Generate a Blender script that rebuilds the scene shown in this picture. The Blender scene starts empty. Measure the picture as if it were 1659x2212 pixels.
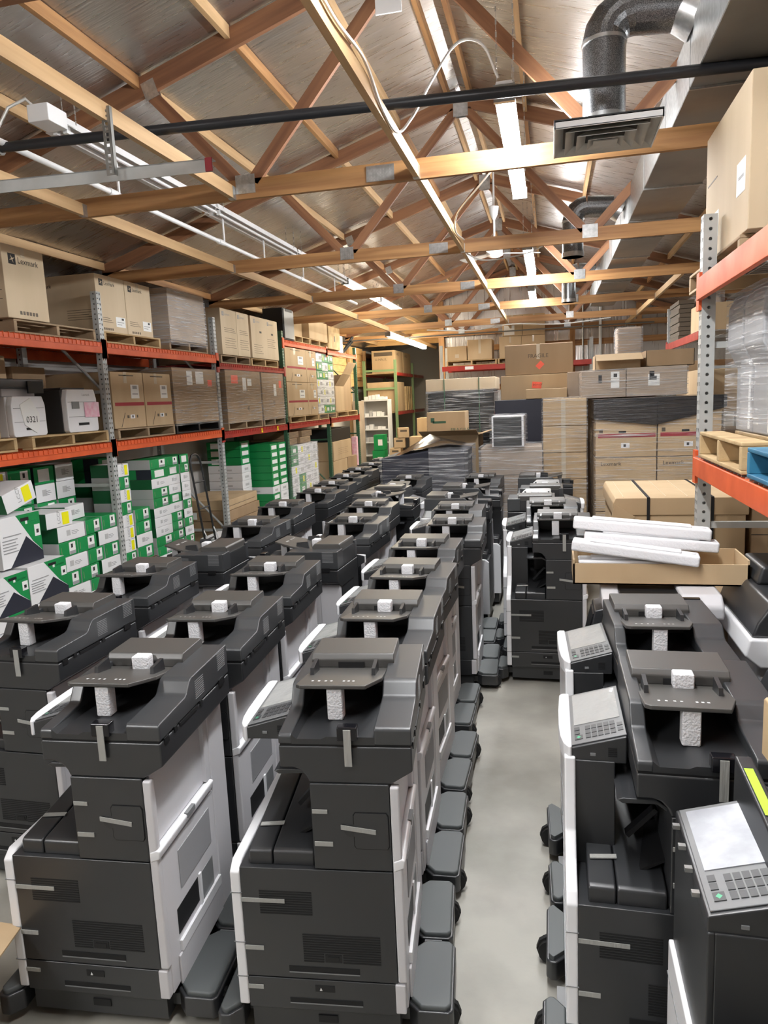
import bpy, bmesh, math, random
from mathutils import Vector, Matrix
random.seed(11)
S = bpy.context.scene
C = S.collection
R_ = math.radians

# ------------------------------------------------------------------ camera, world, exposure
CAM_R = [[0.9738392, -0.0080104, -0.2270969], [0.2229497, -0.159559, 0.9616831], [-0.0439389, -0.9871559, -0.1535989]]
cam = bpy.data.cameras.new('camera')
cam.sensor_fit = 'VERTICAL'; cam.sensor_height = 24.0
cam.lens = 1555.0 / 2212.0 * 24.0
cam.clip_start = 0.05; cam.clip_end = 200
camo = bpy.data.objects.new('camera', cam); C.objects.link(camo)
_r = CAM_R
camo.matrix_world = Matrix(((_r[0][0], -_r[0][1], -_r[0][2], 0), (_r[1][0], -_r[1][1], -_r[1][2], 0),
                            (_r[2][0], -_r[2][1], -_r[2][2], 2.0), (0, 0, 0, 1)))
S.camera = camo
world = bpy.data.worlds.new('world'); S.world = world; world.use_nodes = True
world.node_tree.nodes['Background'].inputs[0].default_value = (0.9, 0.95, 1.0, 1)
world.node_tree.nodes['Background'].inputs[1].default_value = 0.02
S.view_settings.view_transform = 'Standard'; S.view_settings.look = 'None'
S.view_settings.gamma = 1.0; S.view_settings.use_curve_mapping = False
S.view_settings.exposure = 0.35
TUBE_POWER = 110.0

# ------------------------------------------------------------------ materials
MATS = {}
def mat(name, col, rough=0.5, metal=0.0, col2=None, scale=8.0, stretch=(1, 1, 1), bump=0.0, bscale=60.0, spec=0.5, detail=4.0, emit=0.0, contrast=(0.35, 0.65), rvar=0.0, coord='Object', bdist=0.01):
    m = bpy.data.materials.new(name); m.use_nodes = True
    nt = m.node_tree; n = nt.nodes; l = nt.links; b = n['Principled BSDF']
    b.inputs['Base Color'].default_value = (*col, 1); b.inputs['Roughness'].default_value = rough
    b.inputs['Metallic'].default_value = metal; b.inputs['Specular IOR Level'].default_value = spec
    if emit:
        b.inputs['Emission Color'].default_value = (*col, 1); b.inputs['Emission Strength'].default_value = emit
    tc = n.new('ShaderNodeTexCoord'); mp = n.new('ShaderNodeMapping'); mp.inputs['Scale'].default_value = stretch
    l.new(tc.outputs[coord], mp.inputs[0])
    if col2 is not None or rvar:
        no = n.new('ShaderNodeTexNoise'); no.inputs['Scale'].default_value = scale; no.inputs['Detail'].default_value = detail
        if coord == 'Object':
            oi = n.new('ShaderNodeObjectInfo'); ad = n.new('ShaderNodeVectorMath'); ad.operation = 'ADD'
            sc_ = n.new('ShaderNodeVectorMath'); sc_.operation = 'SCALE'; sc_.inputs[0].default_value = (37, 53, 71)
            l.new(oi.outputs['Random'], sc_.inputs['Scale']); l.new(mp.outputs[0], ad.inputs[0]); l.new(sc_.outputs[0], ad.inputs[1])
            l.new(ad.outputs[0], no.inputs['Vector'])
        else:
            l.new(mp.outputs[0], no.inputs['Vector'])
        cr = n.new('ShaderNodeValToRGB'); cr.color_ramp.elements[0].position = contrast[0]; cr.color_ramp.elements[1].position = contrast[1]
        cr.color_ramp.elements[0].color = (*col, 1); cr.color_ramp.elements[1].color = (*(col2 or col), 1)
        l.new(no.outputs['Fac'], cr.inputs[0]); l.new(cr.outputs[0], b.inputs['Base Color'])
        if rvar:
            ma = n.new('ShaderNodeMath'); ma.operation = 'MULTIPLY_ADD'; ma.inputs[1].default_value = rvar; ma.inputs[2].default_value = rough - rvar / 2
            l.new(no.outputs['Fac'], ma.inputs[0]); l.new(ma.outputs[0], b.inputs['Roughness'])
    if bump:
        nb = n.new('ShaderNodeTexNoise'); nb.inputs['Scale'].default_value = bscale; nb.inputs['Detail'].default_value = 3
        l.new(mp.outputs[0], nb.inputs['Vector'])
        bp = n.new('ShaderNodeBump'); bp.inputs['Strength'].default_value = bump; bp.inputs['Distance'].default_value = bdist
        l.new(nb.outputs['Fac'], bp.inputs['Height']); l.new(bp.outputs[0], b.inputs['Normal'])
    MATS[name] = m
    return m

mat('charcoal', (0.024, 0.025, 0.0275), 0.36, spec=0.8, bump=0.05, bscale=900, bdist=0.002)
mat('charcoal_dark', (0.024, 0.025, 0.027), 0.40, spec=0.7, bump=0.05, bscale=900, bdist=0.002)
mat('pad_lit_grey', (0.085, 0.093, 0.094), 0.5, bump=0.04, bscale=900, bdist=0.002)  # foot pad tops: grey plastic, with light on upward faces mixed into the colour
mat('lid_grey', (0.064, 0.061, 0.057), 0.40, bump=0.05, bscale=900, bdist=0.002, spec=0.8)
mat('feeder_grey', (0.040, 0.042, 0.045), 0.36, bump=0.05, bscale=900, bdist=0.002, spec=0.8)
mat('face_grey', (0.13, 0.133, 0.137), 0.4)
mat('black', (0.006, 0.006, 0.007), 0.5)
mat('black_gloss', (0.008, 0.008, 0.01), 0.15)
mat('slot', (0.004, 0.004, 0.005), 0.7)
mat('grey_plastic', (0.62, 0.61, 0.63), 0.4, bump=0.03, bscale=600, bdist=0.002)
mat('beige_plastic', (0.62, 0.59, 0.55), 0.4)
mat('white_plastic', (0.80, 0.80, 0.82), 0.35)
mat('panel_grey', (0.20, 0.205, 0.21), 0.4)
mat('screen_film', (0.36, 0.365, 0.36), 0.12, bump=0.6, bscale=14, bdist=0.01)
mat('screen', (0.24, 0.25, 0.28), 0.35, col2=(0.36, 0.37, 0.40), scale=12)
mat('key', (0.05, 0.052, 0.055), 0.45)
mat('green_key', (0.05, 0.35, 0.18), 0.4)
mat('mark', (0.75, 0.75, 0.75), 0.5)
mat('tape_grey', (0.34, 0.34, 0.32), 0.3, bump=0.3, bscale=120, stretch=(1, 1, 0.1))
mat('tape_clear', (0.58, 0.50, 0.38), 0.2)
mat('foam', (0.72, 0.72, 0.74), 0.75, bump=0.5, bscale=140, bdist=0.01)
mat('styrofoam', (0.76, 0.76, 0.78), 0.7, bump=0.25, bscale=90, bdist=0.01)
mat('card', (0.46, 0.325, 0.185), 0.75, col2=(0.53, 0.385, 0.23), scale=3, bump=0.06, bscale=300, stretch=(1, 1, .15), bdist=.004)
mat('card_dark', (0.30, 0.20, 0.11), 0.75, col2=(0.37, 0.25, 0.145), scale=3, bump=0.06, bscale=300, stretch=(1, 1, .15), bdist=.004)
mat('card_pale', (0.55, 0.435, 0.29), 0.75, col2=(0.62, 0.50, 0.345), scale=3, bump=0.06, bscale=300, stretch=(1, 1, .15), bdist=.004)
mat('card_grey', (0.36, 0.28, 0.21), 0.7, col2=(0.44, 0.35, 0.27), scale=2.5, bump=0.1, bscale=60)
mat('green_box', (0.004, 0.225, 0.055), 0.45, col2=(0.006, 0.27, 0.07), scale=2)
mat('dkgreen_box', (0.003, 0.10, 0.028), 0.5)
mat('white_box', (0.78, 0.78, 0.79), 0.5)
mat('grey_box', (0.48, 0.48, 0.48), 0.55)
mat('navy', (0.018, 0.020, 0.035), 0.5)
mat('paper', (0.82, 0.82, 0.80), 0.6)
mat('print_grey', (0.32, 0.32, 0.33), 0.6)
mat('print_black', (0.02, 0.02, 0.02), 0.6)
mat('print_brown', (0.10, 0.075, 0.05), 0.6)
mat('yellow', (0.85, 0.80, 0.0), 0.5)
mat('lime', (0.42, 0.85, 0.05), 0.5)
mat('red_stripe', (0.33, 0.022, 0.035), 0.6)
mat('orange_tag', (0.90, 0.13, 0.07), 0.5)
mat('pink_note', (0.85, 0.62, 0.68), 0.6, col2=(0.80, 0.40, 0.52), scale=20)
mat('orange_paint', (0.70, 0.11, 0.025), 0.5, col2=(0.58, 0.085, 0.02), scale=5, rvar=0.2)
mat('red_paint', (0.42, 0.035, 0.025), 0.35, col2=(0.33, 0.03, 0.02), scale=5, rvar=0.2)
mat('rack_grey', (0.46, 0.47, 0.46), 0.4, col2=(0.38, 0.39, 0.38), scale=6)
mat('rack_green', (0.035, 0.10, 0.055), 0.4, col2=(0.05, 0.14, 0.08), scale=6)
mat('rack_pale_green', (0.20, 0.30, 0.14), 0.45)
mat('galv', (0.55, 0.56, 0.56), 0.35, metal=0.9, col2=(0.42, 0.43, 0.43), scale=30, bump=0.05, bscale=20)
mat('galv_spangle', (0.10, 0.105, 0.11), 0.32, metal=0.85, col2=(0.30, 0.31, 0.32), scale=260, detail=1, contrast=(0.42, 0.66))
mat('duct_metal', (0.33, 0.325, 0.315), 0.42, metal=0.75, col2=(0.27, 0.265, 0.255), scale=2, bump=0.15, bscale=2.0, bdist=.05)
mat('black_pipe', (0.012, 0.013, 0.016), 0.35)
mat('steel', (0.22, 0.22, 0.21), 0.4, metal=0.7)
mat('wire', (0.45, 0.44, 0.42), 0.35, metal=0.6)
mat('cable', (0.62, 0.61, 0.58), 0.4, metal=0.3)
mat('white_enamel', (0.82, 0.83, 0.84), 0.3)
mat('tube_off', (0.78, 0.78, 0.80), 0.25)
mat('wood', (0.25, 0.115, 0.042), 0.6, col2=(0.46, 0.245, 0.095), scale=2.2, stretch=(0.35, 7, 7), detail=6, bump=0.12, bscale=9)
mat('wood_dark', (0.16, 0.065, 0.030), 0.6, col2=(0.30, 0.14, 0.065), scale=2.2, stretch=(0.35, 7, 7), detail=6, bump=0.12, bscale=9)
mat('wood_pale', (0.44, 0.28, 0.135), 0.6, col2=(0.60, 0.40, 0.21), scale=2.0, stretch=(0.4, 6, 6), detail=6, bump=0.1, bscale=9)
mat('pallet_wood', (0.40, 0.27, 0.13), 0.75, col2=(0.56, 0.40, 0.21), scale=3, stretch=(2, 2, 2), detail=6, bump=0.3, bscale=25)
mat('pallet_old', (0.27, 0.19, 0.115), 0.8, col2=(0.40, 0.29, 0.18), scale=3, detail=6, bump=0.3, bscale=25)
mat('blue_paint', (0.02, 0.12, 0.22), 0.6, col2=(0.03, 0.18, 0.30), scale=10)
mat('osb', (0.55, 0.33, 0.13), 0.7, col2=(0.66, 0.42, 0.18), scale=4, stretch=(1, 1, 4))
mat('drywall', (0.50, 0.48, 0.45), 0.8)
mat('rubber', (0.012, 0.012, 0.012), 0.7)
mat('foil', (0.62, 0.585, 0.555), 0.34, metal=0.85, col2=(0.70, 0.67, 0.64), scale=1.6, stretch=(1, 1, 1), bump=0.55, bscale=2.2, bdist=0.10, coord='Generated')
# foil: woven scrim ripples across the sheet
def foil_nodes(name, sx, sy):
    m = bpy.data.materials.new(name); m.use_nodes = True
    nt = m.node_tree; n = nt.nodes; l = nt.links; b = n['Principled BSDF']
    b.inputs['Base Color'].default_value = (0.56, 0.535, 0.51, 1); b.inputs['Metallic'].default_value = 0.95; b.inputs['Roughness'].default_value = 0.4
    tc = n.new('ShaderNodeTexCoord')
    def noise(scale, st, det):
        mp = n.new('ShaderNodeMapping'); mp.inputs['Scale'].default_value = st; l.new(tc.outputs['Object'], mp.inputs[0])
        no = n.new('ShaderNodeTexNoise'); no.inputs['Scale'].default_value = scale; no.inputs['Detail'].default_value = det
        l.new(mp.outputs[0], no.inputs['Vector']); return no
    a = noise(1.0, (sx, sy, 1), 3); c = noise(1.0, (0.9, 0.9, 0.9), 2)
    b1 = n.new('ShaderNodeBump'); b1.inputs['Strength'].default_value = 0.22; b1.inputs['Distance'].default_value = 0.02
    b2 = n.new('ShaderNodeBump'); b2.inputs['Strength'].default_value = 0.4; b2.inputs['Distance'].default_value = 0.12
    l.new(a.outputs['Fac'], b1.inputs['Height']); l.new(c.outputs['Fac'], b2.inputs['Height'])
    l.new(b2.outputs[0], b1.inputs['Normal']); l.new(b1.outputs[0], b.inputs['Normal'])
    rr = n.new('ShaderNodeMath'); rr.operation = 'MULTIPLY_ADD'; rr.inputs[1].default_value = 0.4; rr.inputs[2].default_value = 0.12
    l.new(a.outputs['Fac'], rr.inputs[0]); l.new(rr.outputs[0], b.inputs['Roughness'])
    MATS[name] = m
foil_nodes('foil', 3.0, 40.0)
foil_nodes('foil_wall', 30.0, 3.0)

def film_mat(name, tint, lo, hi, stretch):
    m = bpy.data.materials.new(name); m.use_nodes = True
    nt = m.node_tree; n = nt.nodes; l = nt.links
    for x in list(n): n.remove(x)
    out = n.new('ShaderNodeOutputMaterial'); mx = n.new('ShaderNodeMixShader'); tr = n.new('ShaderNodeBsdfTransparent')
    pr = n.new('ShaderNodeBsdfPrincipled'); pr.inputs['Base Color'].default_value = (*tint, 1); pr.inputs['Roughness'].default_value = 0.16
    pr.inputs['Specular IOR Level'].default_value = 0.9
    tc = n.new('ShaderNodeTexCoord'); mp = n.new('ShaderNodeMapping'); mp.inputs['Scale'].default_value = stretch
    mp.inputs['Rotation'].default_value = (0.25, 0.25, 0)
    l.new(tc.outputs['Object'], mp.inputs[0])
    mp2 = n.new('ShaderNodeMapping'); mp2.inputs['Scale'].default_value = (1.0, 1.0, 34); mp2.inputs['Rotation'].default_value = (-0.16, 0.34, 0.2); l.new(tc.outputs['Object'], mp2.inputs[0])
    n1 = n.new('ShaderNodeTexNoise'); n1.inputs['Scale'].default_value = 2.2; n1.inputs['Detail'].default_value = 5; n1.inputs['Distortion'].default_value = 0.3; l.new(mp.outputs[0], n1.inputs['Vector'])
    n2 = n.new('ShaderNodeTexNoise'); n2.inputs['Scale'].default_value = 2.6; n2.inputs['Detail'].default_value = 3; l.new(mp2.outputs[0], n2.inputs['Vector'])
    no = n.new('ShaderNodeMath'); no.operation = 'MAXIMUM'; l.new(n1.outputs['Fac'], no.inputs[0]); l.new(n2.outputs['Fac'], no.inputs[1])
    cr = n.new('ShaderNodeMapRange'); cr.inputs['From Min'].default_value = 0.54; cr.inputs['From Max'].default_value = 0.74
    cr.inputs['To Min'].default_value = lo; cr.inputs['To Max'].default_value = hi
    l.new(no.outputs[0], cr.inputs['Value']); l.new(cr.outputs[0], mx.inputs[0])
    bp = n.new('ShaderNodeBump'); bp.inputs['Strength'].default_value = 1.0; bp.inputs['Distance'].default_value = 0.03
    l.new(no.outputs[0], bp.inputs['Height']); l.new(bp.outputs[0], pr.inputs['Normal'])
    l.new(tr.outputs[0], mx.inputs[1]); l.new(pr.outputs[0], mx.inputs[2]); l.new(mx.outputs[0], out.inputs[0])
    MATS[name] = m
film_mat('film', (0.75, 0.75, 0.76), 0.05, 0.70, (0.9, 0.9, 26))
film_mat('film_thick', (0.72, 0.72, 0.74), 0.16, 0.90, (0.9, 0.9, 26))
film_mat('film_black', (0.03, 0.03, 0.035), 0.85, 1.0, (1.2, 1.2, 14))

def tube_mat(name, col, e):
    m = bpy.data.materials.new(name); m.use_nodes = True
    b = m.node_tree.nodes['Principled BSDF']
    b.inputs['Base Color'].default_value = (0.8, 0.8, 0.8, 1)
    b.inputs['Emission Color'].default_value = (*col, 1); b.inputs['Emission Strength'].default_value = e
    MATS[name] = m
tube_mat('tube_lit', (0.97, 0.985, 1.0), TUBE_POWER)
tube_mat('tube_warm', (1.0, 0.90, 0.70), TUBE_POWER * 0.6)
tube_mat('tube_dim', (1.0, 0.93, 0.78), TUBE_POWER * 0.2)

# ------------------------------------------------------------------ mesh helpers
def Wm(o):
    m = o.matrix_basis.copy()
    while o.parent:
        o = o.parent; m = o.matrix_basis @ m
    return m

class MB:
    def __init__(s): s.v = []; s.f = []
    def add(s, vs, fs):
        k = len(s.v); s.v += [tuple(p) for p in vs]; s.f += [tuple(i + k for i in f) for f in fs]; return s
    def box(s, x0, x1, y0, y1, z0, z1):
        return s.add([(x0, y0, z0), (x1, y0, z0), (x1, y1, z0), (x0, y1, z0), (x0, y0, z1), (x1, y0, z1), (x1, y1, z1), (x0, y1, z1)],
                     [(0, 3, 2, 1), (4, 5, 6, 7), (0, 1, 5, 4), (1, 2, 6, 5), (2, 3, 7, 6), (3, 0, 4, 7)])
    def hexa(s, p):
        return s.add(p, [(0, 3, 2, 1), (4, 5, 6, 7), (0, 1, 5, 4), (1, 2, 6, 5), (2, 3, 7, 6), (3, 0, 4, 7)])
    def prism(s, poly, ax, a, b):
        n = len(poly)
        def mk(p, t): return (t, p[0], p[1]) if ax == 'x' else ((p[0], t, p[1]) if ax == 'y' else (p[0], p[1], t))
        vs = [mk(p, a) for p in poly] + [mk(p, b) for p in poly]
        fs = [tuple(range(n)), tuple(range(2 * n - 1, n - 1, -1))] + [(i, i + n, (i + 1) % n + n, (i + 1) % n) for i in range(n)]
        return s.add(vs, fs)
    def tube(s, pts, r, n=8, cap=True):
        pts = [Vector(p) for p in pts]; k = len(s.v); rings = []
        up = Vector((0, 0, 1))
        for i, p in enumerate(pts):
            d = (pts[min(i + 1, len(pts) - 1)] - pts[max(i - 1, 0)]).normalized()
            a = d.cross(up)
            if a.length < 0.05: a = d.cross(Vector((1, 0, 0)))
            a.normalize(); b = d.cross(a).normalized()
            rr = r[i] if isinstance(r, (list, tuple)) else r
            rings.append([p + a * math.cos(t * 2 * math.pi / n) * rr + b * math.sin(t * 2 * math.pi / n) * rr for t in range(n)])
        vs = [q for g in rings for q in g]; fs = []
        for i in range(len(pts) - 1):
            for t in range(n):
                fs.append((i * n + t, i * n + (t + 1) % n, (i + 1) * n + (t + 1) % n, (i + 1) * n + t))
        if cap:
            fs.append(tuple(range(n - 1, -1, -1))); fs.append(tuple(range((len(pts) - 1) * n, len(pts) * n)))
        return s.add(vs, fs)
    def mesh(s, name, m, bevel=0.0, seg=2, smooth=True):
        me = bpy.data.meshes.new(name); me.from_pydata(s.v, [], s.f)
        bm = bmesh.new(); bm.from_mesh(me)
        bmesh.ops.recalc_face_normals(bm, faces=bm.faces)
        if bevel:
            es = [e for e in bm.edges if len(e.link_faces) == 2 and e.calc_face_angle(0) > 0.3]
            bmesh.ops.bevel(bm, geom=es, offset=bevel, offset_type='OFFSET', segments=seg, profile=0.6, affect='EDGES', clamp_overlap=True)
        bm.to_mesh(me); bm.free()
        if smooth and bevel:
            # area weighted normals keep the large faces flat beside their bevels
            nv = [Vector((0, 0, 0)) for _ in me.vertices]
            for q in me.polygons:
                for vi in q.vertices: nv[vi] += q.normal * q.area
            me.polygons.foreach_set('use_smooth', [True] * len(me.polygons))
            out = [None] * len(me.loops)
            for q in me.polygons:
                for li in q.loop_indices:
                    a = nv[me.loops[li].vertex_index]
                    a = a.normalized() if a.length > 0 else q.normal
                    out[li] = tuple(a if a.dot(q.normal) > 0.64 else q.normal)
            me.normals_split_custom_set(out)
        elif smooth:
            me.polygons.foreach_set('use_smooth', [True] * len(me.polygons)); me.set_sharp_from_angle(angle=R_(38))
        me.materials.append(MATS[m])
        return me
    def obj(s, name, m, parent=None, bevel=0.0, seg=2, smooth=True):
        """world-space verts -> one mesh object (origin at base centre, or under parent)"""
        if parent is None:
            xs = [p[0] for p in s.v]; ys = [p[1] for p in s.v]; zs = [p[2] for p in s.v]
            o0 = Vector(((min(xs) + max(xs)) / 2, (min(ys) + max(ys)) / 2, min(zs)))
            s.v = [(p[0] - o0.x, p[1] - o0.y, p[2] - o0.z) for p in s.v]
        else:
            inv = Wm(parent).inverted(); s.v = [tuple(inv @ Vector(p)) for p in s.v]; o0 = None
        me = s.mesh(name, m, bevel, seg, smooth)
        o = bpy.data.objects.new(name, me); C.objects.link(o)
        if parent is None: o.location = o0
        else: o.parent = parent
        return o
    def local(s, name, m, parent, bevel=0.0, seg=2, smooth=True):
        o = bpy.data.objects.new(name, s.mesh(name, m, bevel, seg, smooth)); C.objects.link(o); o.parent = parent
        return o

def tag(o, label=None, cat=None, group=None, kind=None):
    if label: o['label'] = label
    if cat: o['category'] = cat
    if group: o['group'] = group
    if kind: o['kind'] = kind
    return o
def empty(name, loc, rz=0.0, label=None, cat=None, group=None, kind=None):
    o = bpy.data.objects.new(name, None); C.objects.link(o); o.empty_display_size = 0.1
    o.matrix_basis = Matrix.Translation(loc) @ Matrix.Rotation(rz, 4, 'Z')
    return tag(o, label, cat, group, kind)
def inst(name, me, parent, basis=None):
    o = bpy.data.objects.new(name, me); C.objects.link(o); o.parent = parent
    if basis is not None: o.matrix_basis = basis
    return o
ORD = ['zeroth', 'first', 'second', 'third', 'fourth', 'fifth', 'sixth', 'seventh', 'eighth', 'ninth', 'tenth', 'eleventh', 'twelfth', 'thirteenth', 'fourteenth', 'fifteenth', 'sixteenth']

def board_mesh(name, L, w, d, m):
    return MB().box(-L / 2, L / 2, -w / 2, w / 2, -d / 2, d / 2).mesh(name, m)
def board(name, p0, p1, w, d, m, parent=None, roll_up=(0, 0, 1)):
    """timber whose local X runs along its length (grain follows it)"""
    p0 = Vector(p0); p1 = Vector(p1); L = (p1 - p0).length; x = (p1 - p0).normalized()
    up = Vector(roll_up); y = up.cross(x).normalized(); z = x.cross(y).normalized()
    me = board_mesh(name, L, w, d, m)
    M = Matrix.Translation((p0 + p1) / 2) @ Matrix((x, y, z)).transposed().to_4x4()
    o = bpy.data.objects.new(name, me); C.objects.link(o)
    if parent is not None:
        o.parent = parent; o.matrix_basis = Wm(parent).inverted() @ M
    else:
        o.matrix_basis = M
    return o

_txt = {}
def text_mesh(s, m):
    if (s, m) in _txt: return _txt[(s, m)]
    cu = bpy.data.curves.new('lettering', 'FONT'); cu.body = s; cu.size = 1.0; cu.resolution_u = 2
    o = bpy.data.objects.new('tmp', cu); C.objects.link(o)
    dg = bpy.context.evaluated_depsgraph_get()
    me = bpy.data.meshes.new_from_object(o.evaluated_get(dg)); me.name = 'lettering'
    bpy.data.objects.remove(o); bpy.data.curves.remove(cu)
    me.materials.clear(); me.materials.append(MATS[m])
    _txt[(s, m)] = me
    return me
FACE = {'+X': ((0, 1, 0), (1, 0, 0)), '-X': ((0, -1, 0), (-1, 0, 0)), '-Y': ((1, 0, 0), (0, -1, 0)), '+Y': ((-1, 0, 0), (0, 1, 0))}
def face_frame(dims, f):
    """local origin (lower-left corner), right vector, normal, width of a carton face; carton centred on x,y, base z=0"""
    dx, dy, dz = dims; r = Vector(FACE[f][0]); nn = Vector(FACE[f][1])
    w = dy if 'X' in f else dx; dep = dx if 'X' in f else dy
    return nn * dep / 2 - r * w / 2, r, nn, w
def decal(parent, dims, f, u0, v0, u1, v1, m, name, t=0.0015, tilt=0.0):
    o0, r, nn, w = face_frame(dims, f); dz = dims[2]; up = Vector((0, 0, 1))
    a = o0 + r * (u0 + u1) / 2 * w + up * (v0 + v1) / 2 * dz
    M = Matrix((r, nn * -1, up)).transposed().to_4x4(); M.translation = a
    hw, hh = (u1 - u0) * w / 2, (v1 - v0) * dz / 2
    key = ('decal', round(hw, 4), round(hh, 4), m, t)
    me = _txt.get(key)
    if me is None:
        me = MB().box(-hw, hw, -t, t * 0.3, -hh, hh).mesh(name, m, smooth=False); _txt[key] = me
    return inst(name, me, parent, M @ Matrix.Rotation(tilt, 4, 'Y'))
def lettering(parent, dims, f, u, v, h, s, m, name='lettering', vertical=False):
    o0, r, nn, w = face_frame(dims, f); up = Vector((0, 0, 1))
    a = o0 + r * u * w + up * v * dims[2] + nn * 0.002
    M = Matrix((r, up, nn)).transposed().to_4x4(); M.translation = a
    if vertical: M = M @ Matrix.Rotation(R_(90), 4, 'Z')
    return inst(name, text_mesh(s, m), parent, M @ Matrix.Scale(h, 4))

def star(parent, dims, f, u, v, r_):
    o0, r, nn, w = face_frame(dims, f); up = Vector((0, 0, 1))
    M = Matrix((r, up, nn)).transposed().to_4x4(); M.translation = o0 + r * u * w + up * v * dims[2] + nn * 0.003
    me = _txt.get('star')
    if me is None:
        pts = [(math.cos(k * math.pi / 4 + .4) * (1 if k % 2 == 0 else .22), math.sin(k * math.pi / 4 + .4) * (1 if k % 2 == 0 else .22), 0) for k in range(8)]
        me = MB().add(pts, [tuple(range(8))]).mesh('emblem_star', 'card_pale', smooth=False); _txt['star'] = me
    return inst('emblem_star', me, parent, M @ Matrix.Scale(r_, 4))
_box = {}
def carton(label, cat, X, Y, Z, m='card', deco=(), group=None, rz=0.0, name='carton', parent=None, bulge=0.006):
    dims = (X[1] - X[0], Y[1] - Y[0], Z[1] - Z[0]); key = (round(dims[0], 3), round(dims[1], 3), round(dims[2], 3), m)
    me = _box.get(key)
    if me is None:
        b = MB(); dx, dy, dz = dims
        b.box(-dx / 2, dx / 2, -dy / 2, dy / 2, 0, dz)
        me = b.mesh(name, m, bevel=min(0.006, dz * 0.04), seg=1); _box[key] = me
    o = bpy.data.objects.new(name, me); C.objects.link(o)
    M = Matrix.Translation(((X[0] + X[1]) / 2, (Y[0] + Y[1]) / 2, Z[0])) @ Matrix.Rotation(rz, 4, 'Z')
    if parent is not None:
        o.parent = parent; o.matrix_basis = Wm(parent).inverted() @ M
    else:
        o.matrix_basis = M; tag(o, label, cat, group)
    for d in deco:
        if d[0] == 'T': lettering(o, dims, *d[1:])
        elif d[0] == 'S': star(o, dims, *d[1:])
        else: decal(o, dims, *d)
    return o

# ------------------------------------------------------------------ the building shell
XL, XR, RIDGE = -5.75, 3.99, -0.88
YF, YB, YE = -4.0, 18.6, 26.0
SLOPE = 0.315
def roof_z(x): return 5.10 - SLOPE * abs(x - RIDGE)          # underside of the foil
fm = mat('concrete', (0.205, 0.195, 0.170), 0.45, col2=(0.40, 0.385, 0.340), scale=2.2, detail=12, bump=0.08, bscale=30, rvar=0.25, spec=0.4, contrast=(0.3, 0.7))
floor = tag(MB().box(XL - .1, XR + .1, YF, YE + .1, -0.1, 0.0).obj('floor', 'concrete'), kind='structure')
# floor stains and cracks come from the concrete material; the shell is one mesh per wall
tag(MB().box(XL - .12, XL, YF, YE, 0, 3.95).obj('wall_left', 'drywall'), kind='structure')
tag(MB().box(XR, XR + .12, YF, YE, 0, 3.95).obj('wall_right', 'drywall'), kind='structure')
tag(MB().prism([(XL, 0), (XR, 0), (XR, 3.56), (RIDGE, 5.1), (XL, 3.56)], 'y', YF - .12, YF).obj('wall_front', 'drywall'), kind='structure')
wb = tag(MB().prism([(-2.75, 0), (XR, 0), (XR, 3.56), (RIDGE, 5.1), (-2.75, 4.5)], 'y', YB, YB + .1).obj('wall_back', 'foil_wall'), kind='structure')
tag(MB().prism([(XL, 0), (-2.75, 0), (-2.75, 4.5), (XL, 3.56)], 'y', YE, YE + .1).obj('wall_far', 'drywall'), kind='structure')
tag(MB().prism([(YB + .1, 0), (YE, 0), (YE, 4.5), (YB + .1, 4.5)], 'x', -2.75, -2.65).obj('wall_side', 'drywall'), kind='structure')
for px, w_ in ((-2.68, .14), (0.52, .12), (2.05, .12)):
    board('stud', (px, YB - .07, 0.01), (px, YB - .07, roof_z(px) - .16), w_, .12, 'wood', wb, (0, 1, 0))
for pz in (3.18, 2.2):
    board('girt', (-2.6, YB - .03, pz), (XR, YB - .03, pz), .05, .14, 'wood', wb)

ceil = empty('ceiling', (RIDGE, 6, 3.5), kind='structure')
for sgn, nm in ((-1, 'foil_sheet'), (1, 'foil_sheet')):
    xe = XL - .1 if sgn < 0 else XR + .1
    # sheets 1.22 m wide laid across the slope, lapping at seams
    y = YF - .1
    while y < YE:
        y1 = min(y + 1.35, YE + .1)
        b = MB(); nseg = 8; m_ = 5; vs = []
        for j in range(m_ + 1):
            for i in range(nseg + 1):
                x = RIDGE + (xe - RIDGE) * i / nseg; yy = y + (y1 - y) * j / m_
                sag = 0.018 * math.sin(math.pi * j / m_) * math.sin(i * 2.1 + y) ** 2
                vs.append((x, yy, roof_z(x) - sag))
        fs = [(j * (nseg + 1) + i, j * (nseg + 1) + i + 1, (j + 1) * (nseg + 1) + i + 1, (j + 1) * (nseg + 1) + i) for j in range(m_) for i in range(nseg)]
        k = len(vs); vs2 = vs + [(p[0], p[1], p[2] + .04) for p in vs]
        fs2 = fs + [tuple(q + k for q in reversed(f)) for f in fs]
        b.add(vs2, fs2); b.obj(nm, 'foil', ceil); y = y1

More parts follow.
